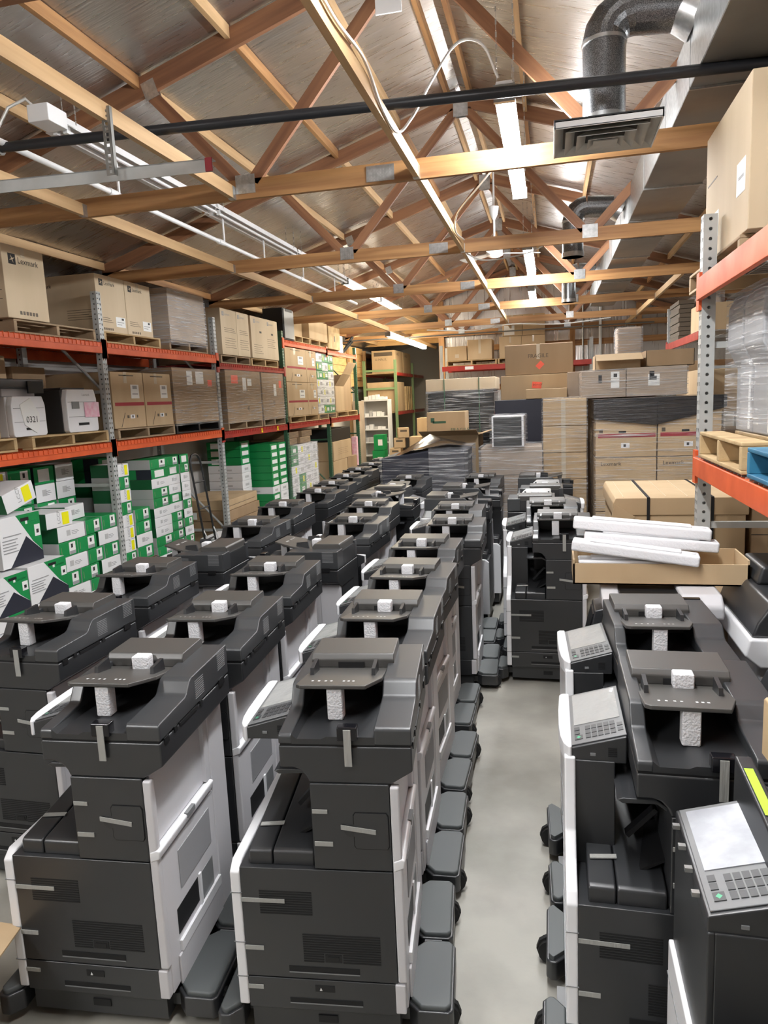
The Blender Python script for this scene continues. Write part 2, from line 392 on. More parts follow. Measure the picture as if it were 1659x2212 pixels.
TY = [2.53, 5.23, 7.95, 10.72, 13.36, 16.05, 18.45]
def gusset(t, x, z, w, h, Y, rot=0.0):
    for s in (-1, 1):
        M = Matrix.Translation((x, Y + s * .0215, z)) @ Matrix.Rotation(rot, 4, 'Y')
        key = ('gus', w, h)
        me = _box.get(key)
        if me is None:
            b = MB().box(-w / 2, w / 2, -.0015, .0015, -h / 2, h / 2)
            nx, nz = int(w / .022), int(h / .02)
            for i in range(nx):
                for j in range(nz):
                    cx = -w / 2 + (i + .5) * w / nx; cz = -h / 2 + (j + .5) * h / nz
                    b.box(cx - .0035, cx + .0035, -.0035, .0035, cz - .006, cz + .006)
            me = b.mesh('gusset_plate', 'galv', smooth=False); _box[key] = me
        o = inst('gusset_plate', me, t); o.matrix_basis = Wm(t).inverted() @ M
HEELX = 4.80
for i, Y in enumerate(TY):
    nth = ['roof truss overhead, just above the top edge of the picture', 'nearest roof truss in view, with grey gusset plates, beside the big duct', 'second roof truss in view, crossing behind the hanging fixtures', 'third roof truss in view from the camera', 'fourth roof truss in view from the camera', 'fifth roof truss in view, above the stacked pallets', 'farthest roof truss, against the foil covered back wall'][i]
    t = empty('roof_truss', (RIDGE, Y, 3.5), label='wooden ' + nth, cat='truss', group='timber roof trusses')
    wd = 'wood' if i > 0 else 'wood_dark'
    board('bottom_chord', (RIDGE - HEELX, Y, 3.567), (RIDGE - .27, Y, 3.567), .038, .135, wd, t)
    board('bottom_chord', (RIDGE - .27, Y, 3.567), (RIDGE + HEELX, Y, 3.567), .038, .135, wd, t)
    for s in (-1, 1):
        zt = 5.10 - .115
        board('top_chord', (RIDGE + s * HEELX, Y, zt - SLOPE * HEELX + .02), (RIDGE + s * .01, Y, zt + .02 - .003), .038, .135, 'wood_dark', t)
        mx = 1.98; bx_ = 1.28
        board('web', (RIDGE + s * mx, Y + .001, 4.985 - SLOPE * mx - .06), (RIDGE + s * (bx_ + .05), Y + .001, 3.62), .036, .088, 'wood_dark', t)
        board('web', (RIDGE + s * .06, Y - .001, 4.90), (RIDGE + s * (bx_ - .06), Y - .001, 3.62), .036, .088, 'wood_dark', t)
        gusset(t, RIDGE + s * bx_, 3.60, .15, .13, Y)
        gusset(t, RIDGE + s * mx, 4.985 - SLOPE * mx - .03, .11, .13, Y, s * math.atan(SLOPE))
        gusset(t, RIDGE + s * (HEELX - .35), 3.61, .30, .12, Y)
    gusset(t, RIDGE, 4.94, .15, .2, Y)
    gusset(t, RIDGE - .27, 3.567, .20, .105, Y)

# purlins and joists between the trusses: pieces of the ceiling
edges = [YF] + TY + [YE - 3]
for i in range(len(edges) - 1):
    y0, y1 = edges[i] + .02, edges[i + 1] - .02
    if y1 < 1.5: continue
    for off in (0.11, 0.65, 1.34, 2.08, 2.82, 3.55, 4.28):
        for s in (-1, 1):
            if s > 0 and off > 2.9: continue
            x = RIDGE + s * off
            z = roof_z(x) - .05
            board('purlin', (x, y0, z), (x, y1, z), .038, .088, 'wood_pale' if (i + int(off * 10)) % 3 else 'wood', ceil)
    for x in (-0.89, -3.5, -2.26, 1.75):
        if x == -2.26 and i > 1: continue
        if x == 1.75 and i < 4: continue
        board('joist', (x, y0, 3.545), (x, y1, 3.545), .038, .088, 'wood_pale', ceil)
        MB().box(x - .022, x + .022, y1 - .05, y1 + .001, 3.497, 3.585).obj('joist_hanger', 'galv', ceil)
board('wall_plate', (XL + .07, YF, 3.40), (XL + .07, YE, 3.40), .10, .14, 'wood_dark', ceil)
board('wall_plate', (XL + .04, YF, 3.10), (XL + .04, YE, 3.10), .05, .14, 'wood', ceil)
# the deep ply header and plank wall of the far left bay
fl = tag(MB().box(-5.7, -2.8, 21.9, 21.98, 3.62, 4.1).obj('trim_1', 'osb'), kind='structure')
pw = empty('wall_plank', (-5.4, 19.0, 2.0), kind='structure')
for k in range(6):
    z = 2.52 + k * .19
    board('plank', (-5.62, 18.0, z), (-5.62, 21.8, z), .03, .18, 'osb', pw)
for yy in (18.0, 20.0, 21.8): board('stud', (-5.55, yy, .01), (-5.55, yy, 3.5), .09, .09, 'wood_pale', pw, (0, 1, 0))

# ------------------------------------------------------------------ lights
def strip_light(x, y0, y1, z, label, lit=True, chain_top=None, glow='tube_lit'):
    t = empty('strip_light', (x, (y0 + y1) / 2, z), label=label, cat='light', group='fluorescent strip lights')
    MB().prism([(x - .055, z + (.056 if lit else .02)), (x + .055, z + (.056 if lit else .02)), (x + .045, z + .08), (x - .045, z + .08)], 'y', y0, y1).obj('housing', 'white_enamel', t)
    if not lit:
        MB().prism([(x - .115, z - .012), (x - .06, z + .022), (x + .06, z + .022), (x + .115, z - .012), (x + .115, z - .006), (x + .06, z + .030), (x - .06, z + .030), (x - .115, z - .006)], 'y', y0, y1).obj('reflector', 'white_enamel', t, smooth=False)
    if lit:
        MB().prism([(x - .052, z + .055), (x - .06, z + .0), (x - .04, z - .032), (x + .04, z - .032), (x + .06, z + .0), (x + .052, z + .055)], 'y', y0 + .03, y1 - .03).obj('glowing_lens', glow, t)
        for yy in (y0 + .012, y1 - .012): MB().box(x - .063, x + .063, yy - .018, yy + .018, z - .036, z + .06).obj('end_cap', 'steel', t)
    else:
        for s in (-.04, .04):
            MB().tube([(x + s, y0 + .04, z - .012), (x + s, y1 - .04, z - .012)], .016, 8).obj('tube', 'tube_off', t)
            for yy in (y0 + .02, y1 - .02): MB().box(x + s - .016, x + s + .016, yy - .02, yy + .02, z - .03, z + .022).obj('lampholder', 'white_enamel', t)
    for yy in (y0 + .12, y1 - .12):
        ct = roof_z(x) - .02 if chain_top is None else chain_top
        for s in (-.05, .05):
            b = MB(); n = int((ct - z - .06) / .035)
            for k in range(n):
                zz = z + .06 + k * .035; ww = .005 if k % 2 else .0015
                b.box(x + s - ww, x + s + ww, yy - (.0065 - ww), yy + (.0065 - ww), zz, zz + .03)
            b.obj('chain', 'wire', t, smooth=False)
    return t
strip_light(-.255, 4.65, 6.9, 3.75, 'glowing strip light hanging beside the round duct, nearest in view')
strip_light(-.262, 9.24, 11.2, 3.75, 'second glowing strip light, beyond the second truss')
strip_light(-.31, 12.9, 14.8, 3.75, 'third glowing strip light, farthest of the centre line')
strip_light(-.25, 0.75, 3.0, 3.75, 'glowing strip light overhead, nearer than the black pipe')
strip_light(-3.56, 16.2, 21.1, 3.44, 'glowing strip light over the far left storage racks', chain_top=3.6, glow='tube_warm')
YS = [4.72, 7.1, 9.5, 11.9, 14.3, 16.7]
for k in range(5):
    strip_light(-3.3, YS[k], YS[k + 1] - .06, 3.95, 'white fluorescent fixture on chains, %s of the left hand line' % ORD[k + 1], lit=k > 2, glow='tube_dim')
strip_light(-3.3, -2.3, 0.0, 3.8, 'added strip light behind the camera, out of view, brightening the left shelves')  # unseen lamp, added to lift the light on the left shelf fronts
ct = empty('conduit', (-3.3, 4, 3.68), label='white pipe with couplings hung below the left hand fixtures', cat='pipe')
MB().tube([(-3.3, 4.05, 3.68), (-3.3, 12.6, 3.68)], .021, 10).obj('pipe', 'white_enamel', ct)
for yy in (5.3, 7.2, 8.3, 9.7, 11.2):
    MB().tube([(-3.3, yy - .05, 3.68), (-3.3, yy + .05, 3.68)], .028, 10).obj('coupling', 'white_enamel', ct)
    MB().box(-3.306, -3.294, yy + .08, yy + .10, 3.69, 3.94).obj('hanger_strap', 'white_enamel', ct)
bt = empty('electric_box', (-3.3, 4.6, 3.9), label='white steel electric box at the end of the left hand fixtures', cat='box')
MB().box(-3.38, -3.22, 4.5, 4.70, 3.93, 4.04).obj('box_body', 'white_enamel', bt, .006)
MB().tube([(-3.36, 4.6, 4.03), (-3.42, 4.55, 4.10), (-3.52, 4.5, 4.04), (-3.62, 4.45, 3.85), (-3.75, 4.4, 3.7)], .011, 8).obj('flex_cable', 'cable', bt)

# black pipe across the room, steel strut, fan, cables
bp_ = empty('gas_pipe', (-1, 4.3, 3.66), label='long black iron pipe crossing the room under the roof', cat='pipe')
MB().tube([(-3.36, 4.15, 3.66), (2.4, 4.55, 3.66)], .03, 12).obj('pipe', 'black_pipe', bp_)
MB().tube([(-3.42, 4.146, 3.66), (-3.33, 4.152, 3.66)], .045, 12).obj('end_fitting', 'steel', bp_)
st = empty('steel_strut', (-2.4, 3.8, 3.3), label='grey steel angle strut with a red end, hung from a perforated strap', cat='strut')
p0, p1 = Vector((-4.2, 3.50, 3.265)), Vector((-1.72, 3.72, 3.285))
d_ = (p1 - p0)
b = MB(); 
for (a0, a1, z0, z1) in ((0, .045, 0, .006), (0, .006, -.06, .006)):
    b.hexa([(p0.x, p0.y + a0, p0.z + z0), (p1.x, p1.y + a0, p1.z + z0), (p1.x, p1.y + a1, p1.z + z0), (p0.x, p0.y + a1, p0.z + z0),
            (p0.x, p0.y + a0, p0.z + z1), (p1.x, p1.y + a0, p1.z + z1), (p1.x, p1.y + a1, p1.z + z1), (p0.x, p0.y + a1, p0.z + z1)])
b.obj('angle_bar', 'rack_grey', st, smooth=False)
MB().box(-1.755, -1.717, 3.707, 3.716, 3.225, 3.292).obj('red_end', 'red_stripe', st)
b = MB()
for k in range(13):
    zz = 3.23 + k * .026
    for (x0, x1) in ((-2.265, -2.250), (-2.232, -2.217)): b.box(x0, x1, 3.60, 3.604, zz, zz + .026)
    b.box(-2.250, -2.232, 3.60, 3.604, zz, zz + .009)
    b.box(-2.219, -2.216, 3.60, 3.625, zz, zz + .026)
b.obj('perforated_strap', 'steel', st, smooth=False)

fan = empty('ceiling_fan', (-.73, 10.3, 3.8), label='white ceiling fan hanging from the ridge', cat='fan')
MB().tube([(-.73, 10.3, 4.98), (-.73, 10.3, 4.0)], .014, 8).obj('downrod', 'white_enamel', fan)
MB().tube([(-.73, 10.3, 4.50), (-.73, 10.3, 4.40), (-.73, 10.3, 4.34)], [.07, .05, .02], 12).obj('canopy', 'white_enamel', fan)
MB().tube([(-.73, 10.3, 4.0), (-.73, 10.3, 3.97), (-.73, 10.3, 3.87), (-.73, 10.3, 3.85)], [.05, .11, .11, .06], 16).obj('motor', 'white_enamel', fan)
for k in range(3):
    a = R_(20 + 120 * k); ca, sa = math.cos(a), math.sin(a)
    pts = []
    for zz in (3.895, 3.905):
        for (rr, ww) in ((.12, -.04), (.62, -.065), (.62, .065), (.12, .04)):
            pts.append((-.73 + ca * rr - sa * ww, 10.3 + sa * rr + ca * ww, zz + ww * .2))
    MB().hexa(pts).obj('blade', 'white_enamel', fan)

def catmull(pts, n=8):
    P = [Vector(p) for p in pts]; P = [P[0] * 2 - P[1]] + P + [P[-1] * 2 - P[-2]]; out = []
    for i in range(1, len(P) - 2):
        for k in range(n):
            t = k / n
            out.append(.5 * ((2 * P[i]) + (-P[i - 1] + P[i + 1]) * t + (2 * P[i - 1] - 5 * P[i] + 4 * P[i + 1] - P[i + 2]) * t * t + (-P[i - 1] + 3 * P[i] - 3 * P[i + 1] + P[i + 2]) * t ** 3))
    out.append(P[-2]); return out
def cable(label, pts, r=.009, m='cable', name='cable'):
    return tag(MB().tube(catmull(pts), r, 6).obj(name, m), label, 'cable', 'metal clad cables under the roof')
cable('metal clad cable running down the centre joist and looping to the nearest strip light',
      [(-.86, 2.6, 3.6), (-.855, 3.1, 3.56), (-.85, 3.6, 3.60), (-.86, 4.0, 3.53), (-.85, 4.35, 3.52), (-.78, 4.45, 3.62), (-.66, 4.55, 3.86), (-.52, 4.62, 4.06), (-.38, 4.66, 4.05), (-.29, 4.68, 3.86)])
cable('cable rising from the centre joist behind the first truss', [(-.84, 7.6, 3.56), (-.85, 7.0, 3.52), (-.78, 6.6, 3.58), (-.55, 6.2, 3.68), (-.33, 5.9, 3.8)], .008)
cable('cable hanging in a loop below the second truss', [(-.86, 8.0, 3.5), (-.72, 8.1, 3.44), (-.5, 8.3, 3.47), (-.2, 8.5, 3.55), (-.05, 8.7, 3.66), (-.1, 9.0, 3.72), (-.22, 9.2, 3.8)], .008)
cable('long white cable drooping across the far end of the roof', [(-2.6, 15.8, 3.45), (-1.6, 15.8, 3.38), (-.8, 15.8, 3.46), (.2, 15.8, 3.40), (1.2, 15.8, 3.46)], .012)
tag(MB().tube([(-5.5, 17.0, 3.42), (2.2, 17.0, 3.42)], .016, 8).obj('sprinkler_pipe', 'steel'), 'thin grey steel pipe running across the far end', 'pipe')
tag(MB().tube([(1.16, 18.35, .05), (1.16, 18.35, 4.2)], .035, 10).obj('drain_pipe', 'white_enamel'), 'white standpipe against the foil wall', 'pipe')
tag(MB().tube([(.76, 18.4, .05), (.76, 18.4, 4.2)], .02, 10).obj('conduit_riser', 'galv'), 'thin grey conduit riser left of the white standpipe', 'pipe')

# ------------------------------------------------------------------ ducts
dt = empty('duct_trunk', (1.0, 8, 3.69), label='rectangular sheet metal duct running the length of the room', cat='duct')
X0, X1, Z0, Z1 = .79, 1.25, 3.685, 4.02
y = 1.4; k = 0
while y < 15.2:
    y1 = y + (1.22 if k % 3 else .9)
    b = MB().box(X0, X1, y, y1, Z0, Z1)
    b.obj('duct_section', 'duct_metal', dt, smooth=False)
    MB().box(X0 - .006, X1 + .006, y1 - .008, y1 + .008, Z0 - .012, Z1 + .006).obj('seam_flange', 'galv', dt, smooth=False)
    MB().hexa([(X0 - .003, y + .01, Z0 + .004), (X0, y + .01, Z0 + .004), (X0, y1 - .01, Z0 + .004), (X0 - .003, y1 - .01, Z0 + .004),
               (X0 - .003, y + .01, Z1 - .004), (X0, y + .01, Z1 - .004), (X0, y1 - .01, Z1 - .004), (X0 - .003, y1 - .01, Z1 - .004)]).obj('side_panel', 'galv', dt, smooth=False)
    y = y1; k += 1
def round_duct(Y, zbot, label, diffuser=True, x=.318, zt=3.99, r=.122):
    t = empty('branch_duct', (x, Y, zbot), label=label, cat='duct')
    MB().tube([(x, Y, zbot), (x, Y, zt)], r, 24).obj('riser', 'galv_spangle', t)
    pts = []; n = 4; rr = .15
    for k in range(n + 1):
        a = k / n * math.pi / 2
        pts.append((x + rr - rr * math.cos(a), Y, zt + rr * math.sin(a)))
    MB().tube(pts, r * 1.02, 24).obj('elbow', 'galv_spangle', t, smooth=False)
    b = MB()
    for p in pts: b.tube([(p[0] - .004, p[1], p[2] - .004), (p[0] + .004, p[1], p[2] + .004)], r * 1.045, 24)
    MB().tube([(x, Y, zt - .01), (x, Y, zt + .01)], r * 1.05, 24).obj('joint_band', 'galv', t)
    MB().tube([(x + rr, Y, zt + rr), (x + .42, Y, zt + rr - .02)], r, 24).obj('cross_run', 'galv_spangle', t)
    MB().tube([(x + .42, Y, zt + rr - .02), (x + .52, Y, zt + rr - .08)], [r * 1.05, r * 1.15], 24).obj('takeoff_collar', 'galv', t)
    MB().tube([(x, Y, zbot), (x, Y, zbot + .05)], r * 1.06, 24).obj('bottom_collar', 'galv', t)
    return t
round_duct(4.75, 3.54, 'black spangled round duct dropping to a square ceiling diffuser', x=.318)
round_duct(8.6, 3.47, 'round duct branch dropping behind the second truss', x=.25, zt=3.84, r=.112)
round_duct(12.6, 3.45, 'round duct branch dropping near the fourth truss', x=.3, zt=3.8, r=.11)
df = empty('air_diffuser', (.33, 4.85, 3.45), label='square metal air diffuser with nested vanes on the round duct', cat='diffuser')
cx, cy = .33, 4.84
MB().prism([(cx - .30, cy - .27), (cx + .30, cy - .27), (cx + .30, cy + .27), (cx - .30, cy + .27)], 'z', 3.535, 3.548).obj('back_plate', 'black', df)
for k, (s, z) in enumerate(((1.0, 3.50), (.78, 3.49), (.56, 3.48), (.34, 3.472))):
    b = MB(); w, h = .30 * s, .27 * s; iw, ih = w - .055, h - .05
    for (q0, q1) in (((-1, -1), (1, -1)), ((1, -1), (1, 1)), ((1, 1), (-1, 1)), ((-1, 1), (-1, -1))):
        o0 = (cx + q0[0] * w, cy + q0[1] * h); o1 = (cx + q1[0] * w, cy + q1[1] * h)
        i0 = (cx + q0[0] * iw, cy + q0[1] * ih); i1 = (cx + q1[0] * iw, cy + q1[1] * ih)
        b.hexa([(*o0, z), (*o1, z), (*i1, z + .035), (*i0, z + .035), (*o0, z + .004), (*o1, z + .004), (*i1, z + .039), (*i0, z + .039)])
    b.obj('vane_ring', 'rack_grey', df, smooth=False)
MB().box(cx - .30, cx + .30, cy - .27, cy - .262, 3.498, 3.54).obj('rim', 'white_enamel', df)
MB().box(cx - .30, cx - .292, cy - .27, cy + .27, 3.498, 3.54).obj('rim', 'white_enamel', df)
MB().box(cx + .292, cx + .30, cy - .27, cy + .27, 3.498, 3.54).obj('rim', 'white_enamel', df)
MB().box(cx - .07, cx + .07, cy - .06, cy + .06, 3.47, 3.476).obj('centre_plate', 'rack_grey', df)

sg = tag(MB().box(-1.13, -.95, 5.18, 5.195, 4.56, 4.80).obj('sign_panel', 'white_enamel', None, .003), 'blank white panel fixed high on the nearest truss web', 'panel')
jc = empty('wall_conduit', (-5.6, 6.5, 3.28), label='grey conduit and junction box on the left wall above the cartons', cat='conduit')
for z in (3.26, 3.31): MB().tube([(-5.62, 4.5, z), (-5.62, 12.0, z)], .014, 8).obj('pipe', 'galv', jc)
MB().box(-5.66, -5.56, 6.45, 6.62, 3.21, 3.36).obj('junction_box', 'rack_grey', jc, .006)

# ------------------------------------------------------------------ the office printers
# local frame: x front(-) to back(+), y near side 0 to far side .57, z up. PARTS = (key, name, mesh, parent key, detail level)
PARTS = []
def part(key, name, mb, m, par=None, lvl=0, bevel=0.0, seg=2, label=None):
    PARTS.append((key, name, mb.mesh(name, m, bevel, seg), par, lvl, label))
def B(*a): return MB().box(*a)
part('base', 'base', MB().box(-.24, .234, .02, .56, .03, .113).box(-.30, .34, .06, .28, .05, .09).box(-.30, .34, .40, .60, .05, .09), 'charcoal')
part('lock', 'lock', B(-.026, .036, .016, .021, .06, .085), 'black', 'base', 1)
def pad(x0, x1, y0, y1, sx, z0, z1, ins=0.0):
    c = .035; x0 += ins; x1 -= ins; y0 += ins; y1 -= ins
    poly = [(x0, y0 + c), (x0 + c, y0), (x1 - c * .4, y0), (x1, y0 + c * .4), (x1, y1 - c * .4), (x1 - c * .4, y1), (x0 + c, y1), (x0, y1 - c)]
    if sx < 0: poly = [(x0 + x1 - p[0], p[1]) for p in poly][::-1]
    return MB().prism(poly, 'z', z0, z1)
for kk, (x0, x1, y0, y1, sx) in dict(padA=(.255, .40, .03, .325, 1), padB=(.245, .39, .345, .645, 1), padC=(-.345, -.266, -.03, .21, -1), padD=(-.335, -.266, .36, .63, -1)).items():
    part(kk, 'foot', pad(x0, x1, y0, y1, sx, .035, .106), 'charcoal', None, 0, .006)
    part(kk + 'T', 'foot_pad', pad(x0, x1, y0, y1, sx, .100, .122, .008), 'pad_lit_grey', kk, 0, .007)
for k, (x, y) in enumerate(((.37, .10), (.36, .56), (-.318, .17), (-.318, .49))):
    part('wheel%d' % k, 'caster', MB().tube([(x, y - .02, .046), (x, y + .02, .046)], .046, 14).tube([(x, y - .008, .05), (x, y + .008, .05)], .052, 10).box(x - .012, x + .012, y - .025, y + .025, .05, .1), 'rubber', None, 0)
part('clipA', 'pad_clip', B(.29, .35, .325, .345, .07, .10), 'panel_grey', None, 1)
part('tray', 'paper_tray', B(-.242, .234, 0, .568, .117, .224), 'charcoal', None, 0, .003)
part('trayslot', 'hand_slot', B(-.109, .122, -.0015, .004, .143, .159), 'slot', 'tray', 0)
part('traylip', 'slot_lip', B(-.109, .122, -.002, .004, .139, .143), 'panel_grey', 'tray', 1)
part('traylock', 'lock', MB().box(-.026, .036, -.0015, .004, .185, .207), 'black', 'tray', 1)
part('trayicon', 'lock_icon', MB().prism([(-.012, .19), (-.004, .19), (-.008, .2)], 'y', -.003, 0), 'mark', 'tray', 1)
part('main', 'main_body', B(-.242, .234, 0, .568, .228, .602), 'charcoal', None, 0, .003)
part('mainslot', 'hand_slot', B(-.105, .118, -.0015, .004, .252, .271), 'slot', 'main', 0)
part('mainlip', 'slot_lip', B(-.105, .118, -.002, .004, .248, .252), 'panel_grey', 'main', 1)
v = MB()
for k in range(10): v.box(-.185, -.02, -.0012, .003, .448 + k * .0082, .4525 + k * .0082)
part('vent1', 'vent', v, 'slot', 'main', 0)
v = MB()
for k in range(12):
    z = .288 + k * .0083
    if z < .318: v.box(-.056, .008, -.0012, .003, z, z + .0045); v.box(.068, .186, -.0012, .003, z, z + .0045)
    else: v.box(-.056, .186, -.0012, .003, z, z + .0045)
part('vent2', 'vent', v, 'slot', 'main', 0)
part('inlet', 'power_inlet', MB().box(.012, .064, -.002, .004, .29, .316).box(.02, .056, -.004, 0, .294, .31), 'black', 'main', 1)
part('outA', 'output_tray', MB().prism([(.018, .600), (.018, .645), (.03, .651), (.50, .70), (.50, .60)], 'x', -.214, -.1405), 'charcoal', None, 0, .006)
part('outB', 'output_tray', MB().prism([(.018, .600), (.018, .645), (.03, .651), (.50, .70), (.50, .60)], 'x', -.1375, -.008), 'charcoal', None, 0, .006)
part('neck', 'neck', B(-.004, .234, 0, .568, .606, .884), 'charcoal', None, 0, .004)
part('hatchgap', 'hatch_gap', MB().prism([(.129, .677), (.223, .677), (.230, .687), (.230, .787), (.223, .797), (.129, .797), (.122, .787), (.122, .687)], 'y', -.0008, .002), 'slot', 'neck', 1)
part('hatch', 'hatch', MB().prism([(.130, .68), (.222, .68), (.227, .69), (.227, .784), (.222, .794), (.130, .794), (.125, .784), (.125, .69)], 'y', -.003, .002), 'charcoal', 'neck', 1)
part('hatchdot', 'hatch_pull', MB().tube([(.115, -.001, .737), (.115, .003, .737)], .022, 14), 'charcoal_dark', 'neck', 1)
part('baywall', 'bay_wall', B(-.10, -.004, .50, .568, .60, .93), 'charcoal_dark')
part('column', 'panel_column', MB().prism([(.19, .60), (.19, .93), (.568, .93), (.568, .60), (.30, .60)], 'x', -.248, -.13), 'charcoal_dark', None, 0, .004)
part('flap', 'output_flap', MB().prism([(-.135, .878), (-.12, .868), (-.03, .872), (0, .85), (0, .865), (-.03, .884), (-.12, .884)], 'y', .08, .32), 'charcoal', None, 0, .003)
part('arm', 'paper_guide', MB().prism([(-.10, .70), (-.02, .79), (-.01, .78), (-.09, .69)], 'y', .2, .23).prism([(-.07, .66), (.0, .70), (.0, .69), (-.07, .65)], 'y', .1, .3), 'black', None, 1)
part('scan', 'scanner_base', MB().prism([(-.092, .932), (-.092, 1.0), (.306, 1.0), (.306, .925), (.24, .884), (-.004, .884), (-.012, .905), (-.03, .925), (-.05, .932)], 'y', .004, .572), 'charcoal', None, 0, .006)
part('scanseam', 'lid_gap', B(-.088, .302, .008, .568, .999, 1.006), 'slot', 'scan')
part('hinge', 'hinge_row', MB().box(.304, .309, .10, .12, .99, 1.01).box(.304, .309, .03, .06, .985, 1.006).box(.304, .3085, .14, .28, .992, 1.004).box(.304, .309, .30, .32, .99, 1.008).box(.304, .31, .47, .52, .988, 1.014), 'black', 'scan', 1)
fb = MB()
fb.prism([(.005, 1.006), (.005, 1.052), (.013, 1.06), (.195, 1.066), (.212, 1.071), (.243, 1.106), (.257, 1.112), (.572, 1.116), (.572, 1.006)], 'x', .196, .306)
part('armR', 'feeder_body', fb, 'feeder_grey', None, 0, .005)
part('armL', 'feeder_side', MB().prism([(.005, 1.006), (.005, 1.03), (.013, 1.036), (.155, 1.05), (.17, 1.056), (.205, 1.11), (.22, 1.116), (.572, 1.116), (.572, 1.006)], 'x', -.092, -.05), 'feeder_grey', None, 0, .005)
part('deck', 'exit_deck', MB().box(-.052, .198, .39, .570, 1.006, 1.10).prism([(-.052, 1.006), (-.052, 1.036), (-.035, 1.022), (.037, 1.022), (.055, 1.030), (.198, 1.030), (.198, 1.006)], 'y', .006, .39), 'charcoal_dark', None, 0)
v = MB()
for k in range(9):
    for (y0, y1, z0) in ((.275, .345, 1.026), (.475, .545, 1.048)):
        v.box(.3045, .3068, y0, y1, z0 + k * .0075, z0 + k * .0075 + .003)
part('sidevent', 'side_vent', v, 'panel_grey', 'armR', 1)
part('lid', 'feeder_lid', MB().prism([(.385, 1.096), (.383, 1.126), (.396, 1.144), (.554, 1.146), (.562, 1.135), (.562, 1.096)], 'x', -.068, .217), 'lid_grey', None, 0, .004)
part('lidnotch', 'lid_notch', MB().box(.025, .115, .380, .390, 1.096, 1.118), 'black', 'lid', 1)
def trz(y): return 1.146 - (y - .11) / .28 * .05
tp = [(-.06, .125), (-.045, .11), (.16, .11), (.196, .225), (.196, .39), (-.06, .39)]
part('ftray', 'feeder_tray', MB().add([(x, y, trz(y)) for x, y in tp] + [(x, y, trz(y) - .013) for x, y in tp],
     [tuple(range(6)), tuple(range(11, 5, -1))] + [(i, i + 6, (i + 1) % 6 + 6, (i + 1) % 6) for i in range(6)]), 'lid_grey', None, 0, .003)
mk = MB()
for x in (-.02, .0, .022, .04, .08, .095, .11):
    mk.add([(x, .165, trz(.165) + .0006), (x + .007, .165, trz(.165) + .0006), (x + .007, .177, trz(.177) + .0006), (x, .177, trz(.177) + .0006)], [(0, 1, 2, 3)])
part('marks', 'size_marks', mk, 'mark', 'ftray', 1)
part('guideL', 'paper_guide', MB().prism([(.255, 1.105), (.262, 1.142), (.335, 1.148), (.345, 1.095)], 'x', -.045, -.033), 'charcoal', 'ftray', 0)
part('guideR', 'paper_guide', MB().prism([(.255, 1.105), (.262, 1.142), (.335, 1.148), (.345, 1.095)], 'x', .158, .170), 'charcoal', 'ftray', 0)
part('foamU', 'packing_foam', MB().box(.048, .108, .338, .384, 1.100, 1.149), 'foam', None, 0, .004, 1)
part('foamL', 'packing_foam', MB().box(.037, .086, .115, .158, 1.030, 1.132), 'foam', None, 0, .004, 1)
part('clip', 'exit_clip', MB().box(.088, .148, -.006, .028, 1.022, 1.064), 'black_gloss', None, 0, .004)
part('cliptape', 'tape', MB().box(.108, .130, -.0085, -.0055, .945, 1.058), 'tape_grey', None, 0)
for k, (x0, x1, z0, z1) in enumerate(((.0, .046, .79, .802), (.002, .058, .684, .698), (-.242, -.105, .487, .500), (-.242, -.182, .322, .336), (-.242, -.192, .185, .198))):
    part('tape%d' % k, 'tape', MB().box(x0, x1, -.0035, -.0005, z0, z1), 'tape_grey', None, 0)
part('tapeD', 'tape', MB().hexa([(.085, -.006, .742), (.19, -.006, .728), (.19, -.003, .728), (.085, -.003, .742), (.085, -.006, .756), (.19, -.006, .742), (.19, -.003, .742), (.085, -.003, .756)]), 'tape_grey', None, 0)
part('tapeP', 'tape', MB().hexa([(-.205, .12, .664), (-.13, .13, .665), (-.13, .145, .667), (-.205, .135, .666), (-.205, .12, .667), (-.13, .13, .668), (-.13, .145, .670), (-.205, .135, .669)]), 'tape_grey', None, 0)
# back covers, pale grey
part('backlow', 'back_cover', MB().box(.234, .262, .022, .45, .125, .60).box(.226, .258, -.003, .024, .125, .225), 'grey_plastic', None, 0, .004)
part('pillar', 'back_pillar', MB().box(.236, .264, -.002, .024, .232, .878), 'grey_plastic', None, 0, .006)
part('backup', 'back_door', MB().box(.232, .246, .03, .43, .645, .885), 'grey_plastic', None, 0, .003)
part('backpost', 'back_post', MB().box(.236, .266, .435, .566, .11, .925).box(.236, .262, .40, .44, .65, .90), 'grey_plastic', None, 0, .004)
part('ledge', 'back_ledge', MB().prism([(.238, .606), (.270, .618), (.274, .645), (.262, .650), (.238, .640)], 'y', -.004, .43), 'white_plastic', None, 0, .005)
part('ledgenotch', 'ledge_notch', MB().box(.262, .2755, .20, .26, .634, .652), 'panel_grey', 'ledge', 1)
v = MB()
for k in range(13): v.box(.261, .2645, .13, .387, .425 + k * .0102, .4375 + k * .0102)
part('louver', 'louvres', v, 'print_grey', 'backlow', 0)
part('backslot', 'rear_slot', MB().box(.2605, .2635, .09, .255, .285, .375), 'black', 'backlow', 0)
part('backstrip', 'rear_guide', MB().box(.262, .272, .09, .43, .225, .262).box(.262, .268, .262, .278, .26, .38), 'white_plastic', 'backlow', 0)
part('ratelabel', 'rating_label', MB().box(.2615, .2635, .288, .385, .262, .37), 'panel_grey', 'backlow', 1)
part('backlower', 'rear_lower_cover', MB().box(.262, .270, .07, .432, .118, .222), 'grey_plastic', None, 0, .003)
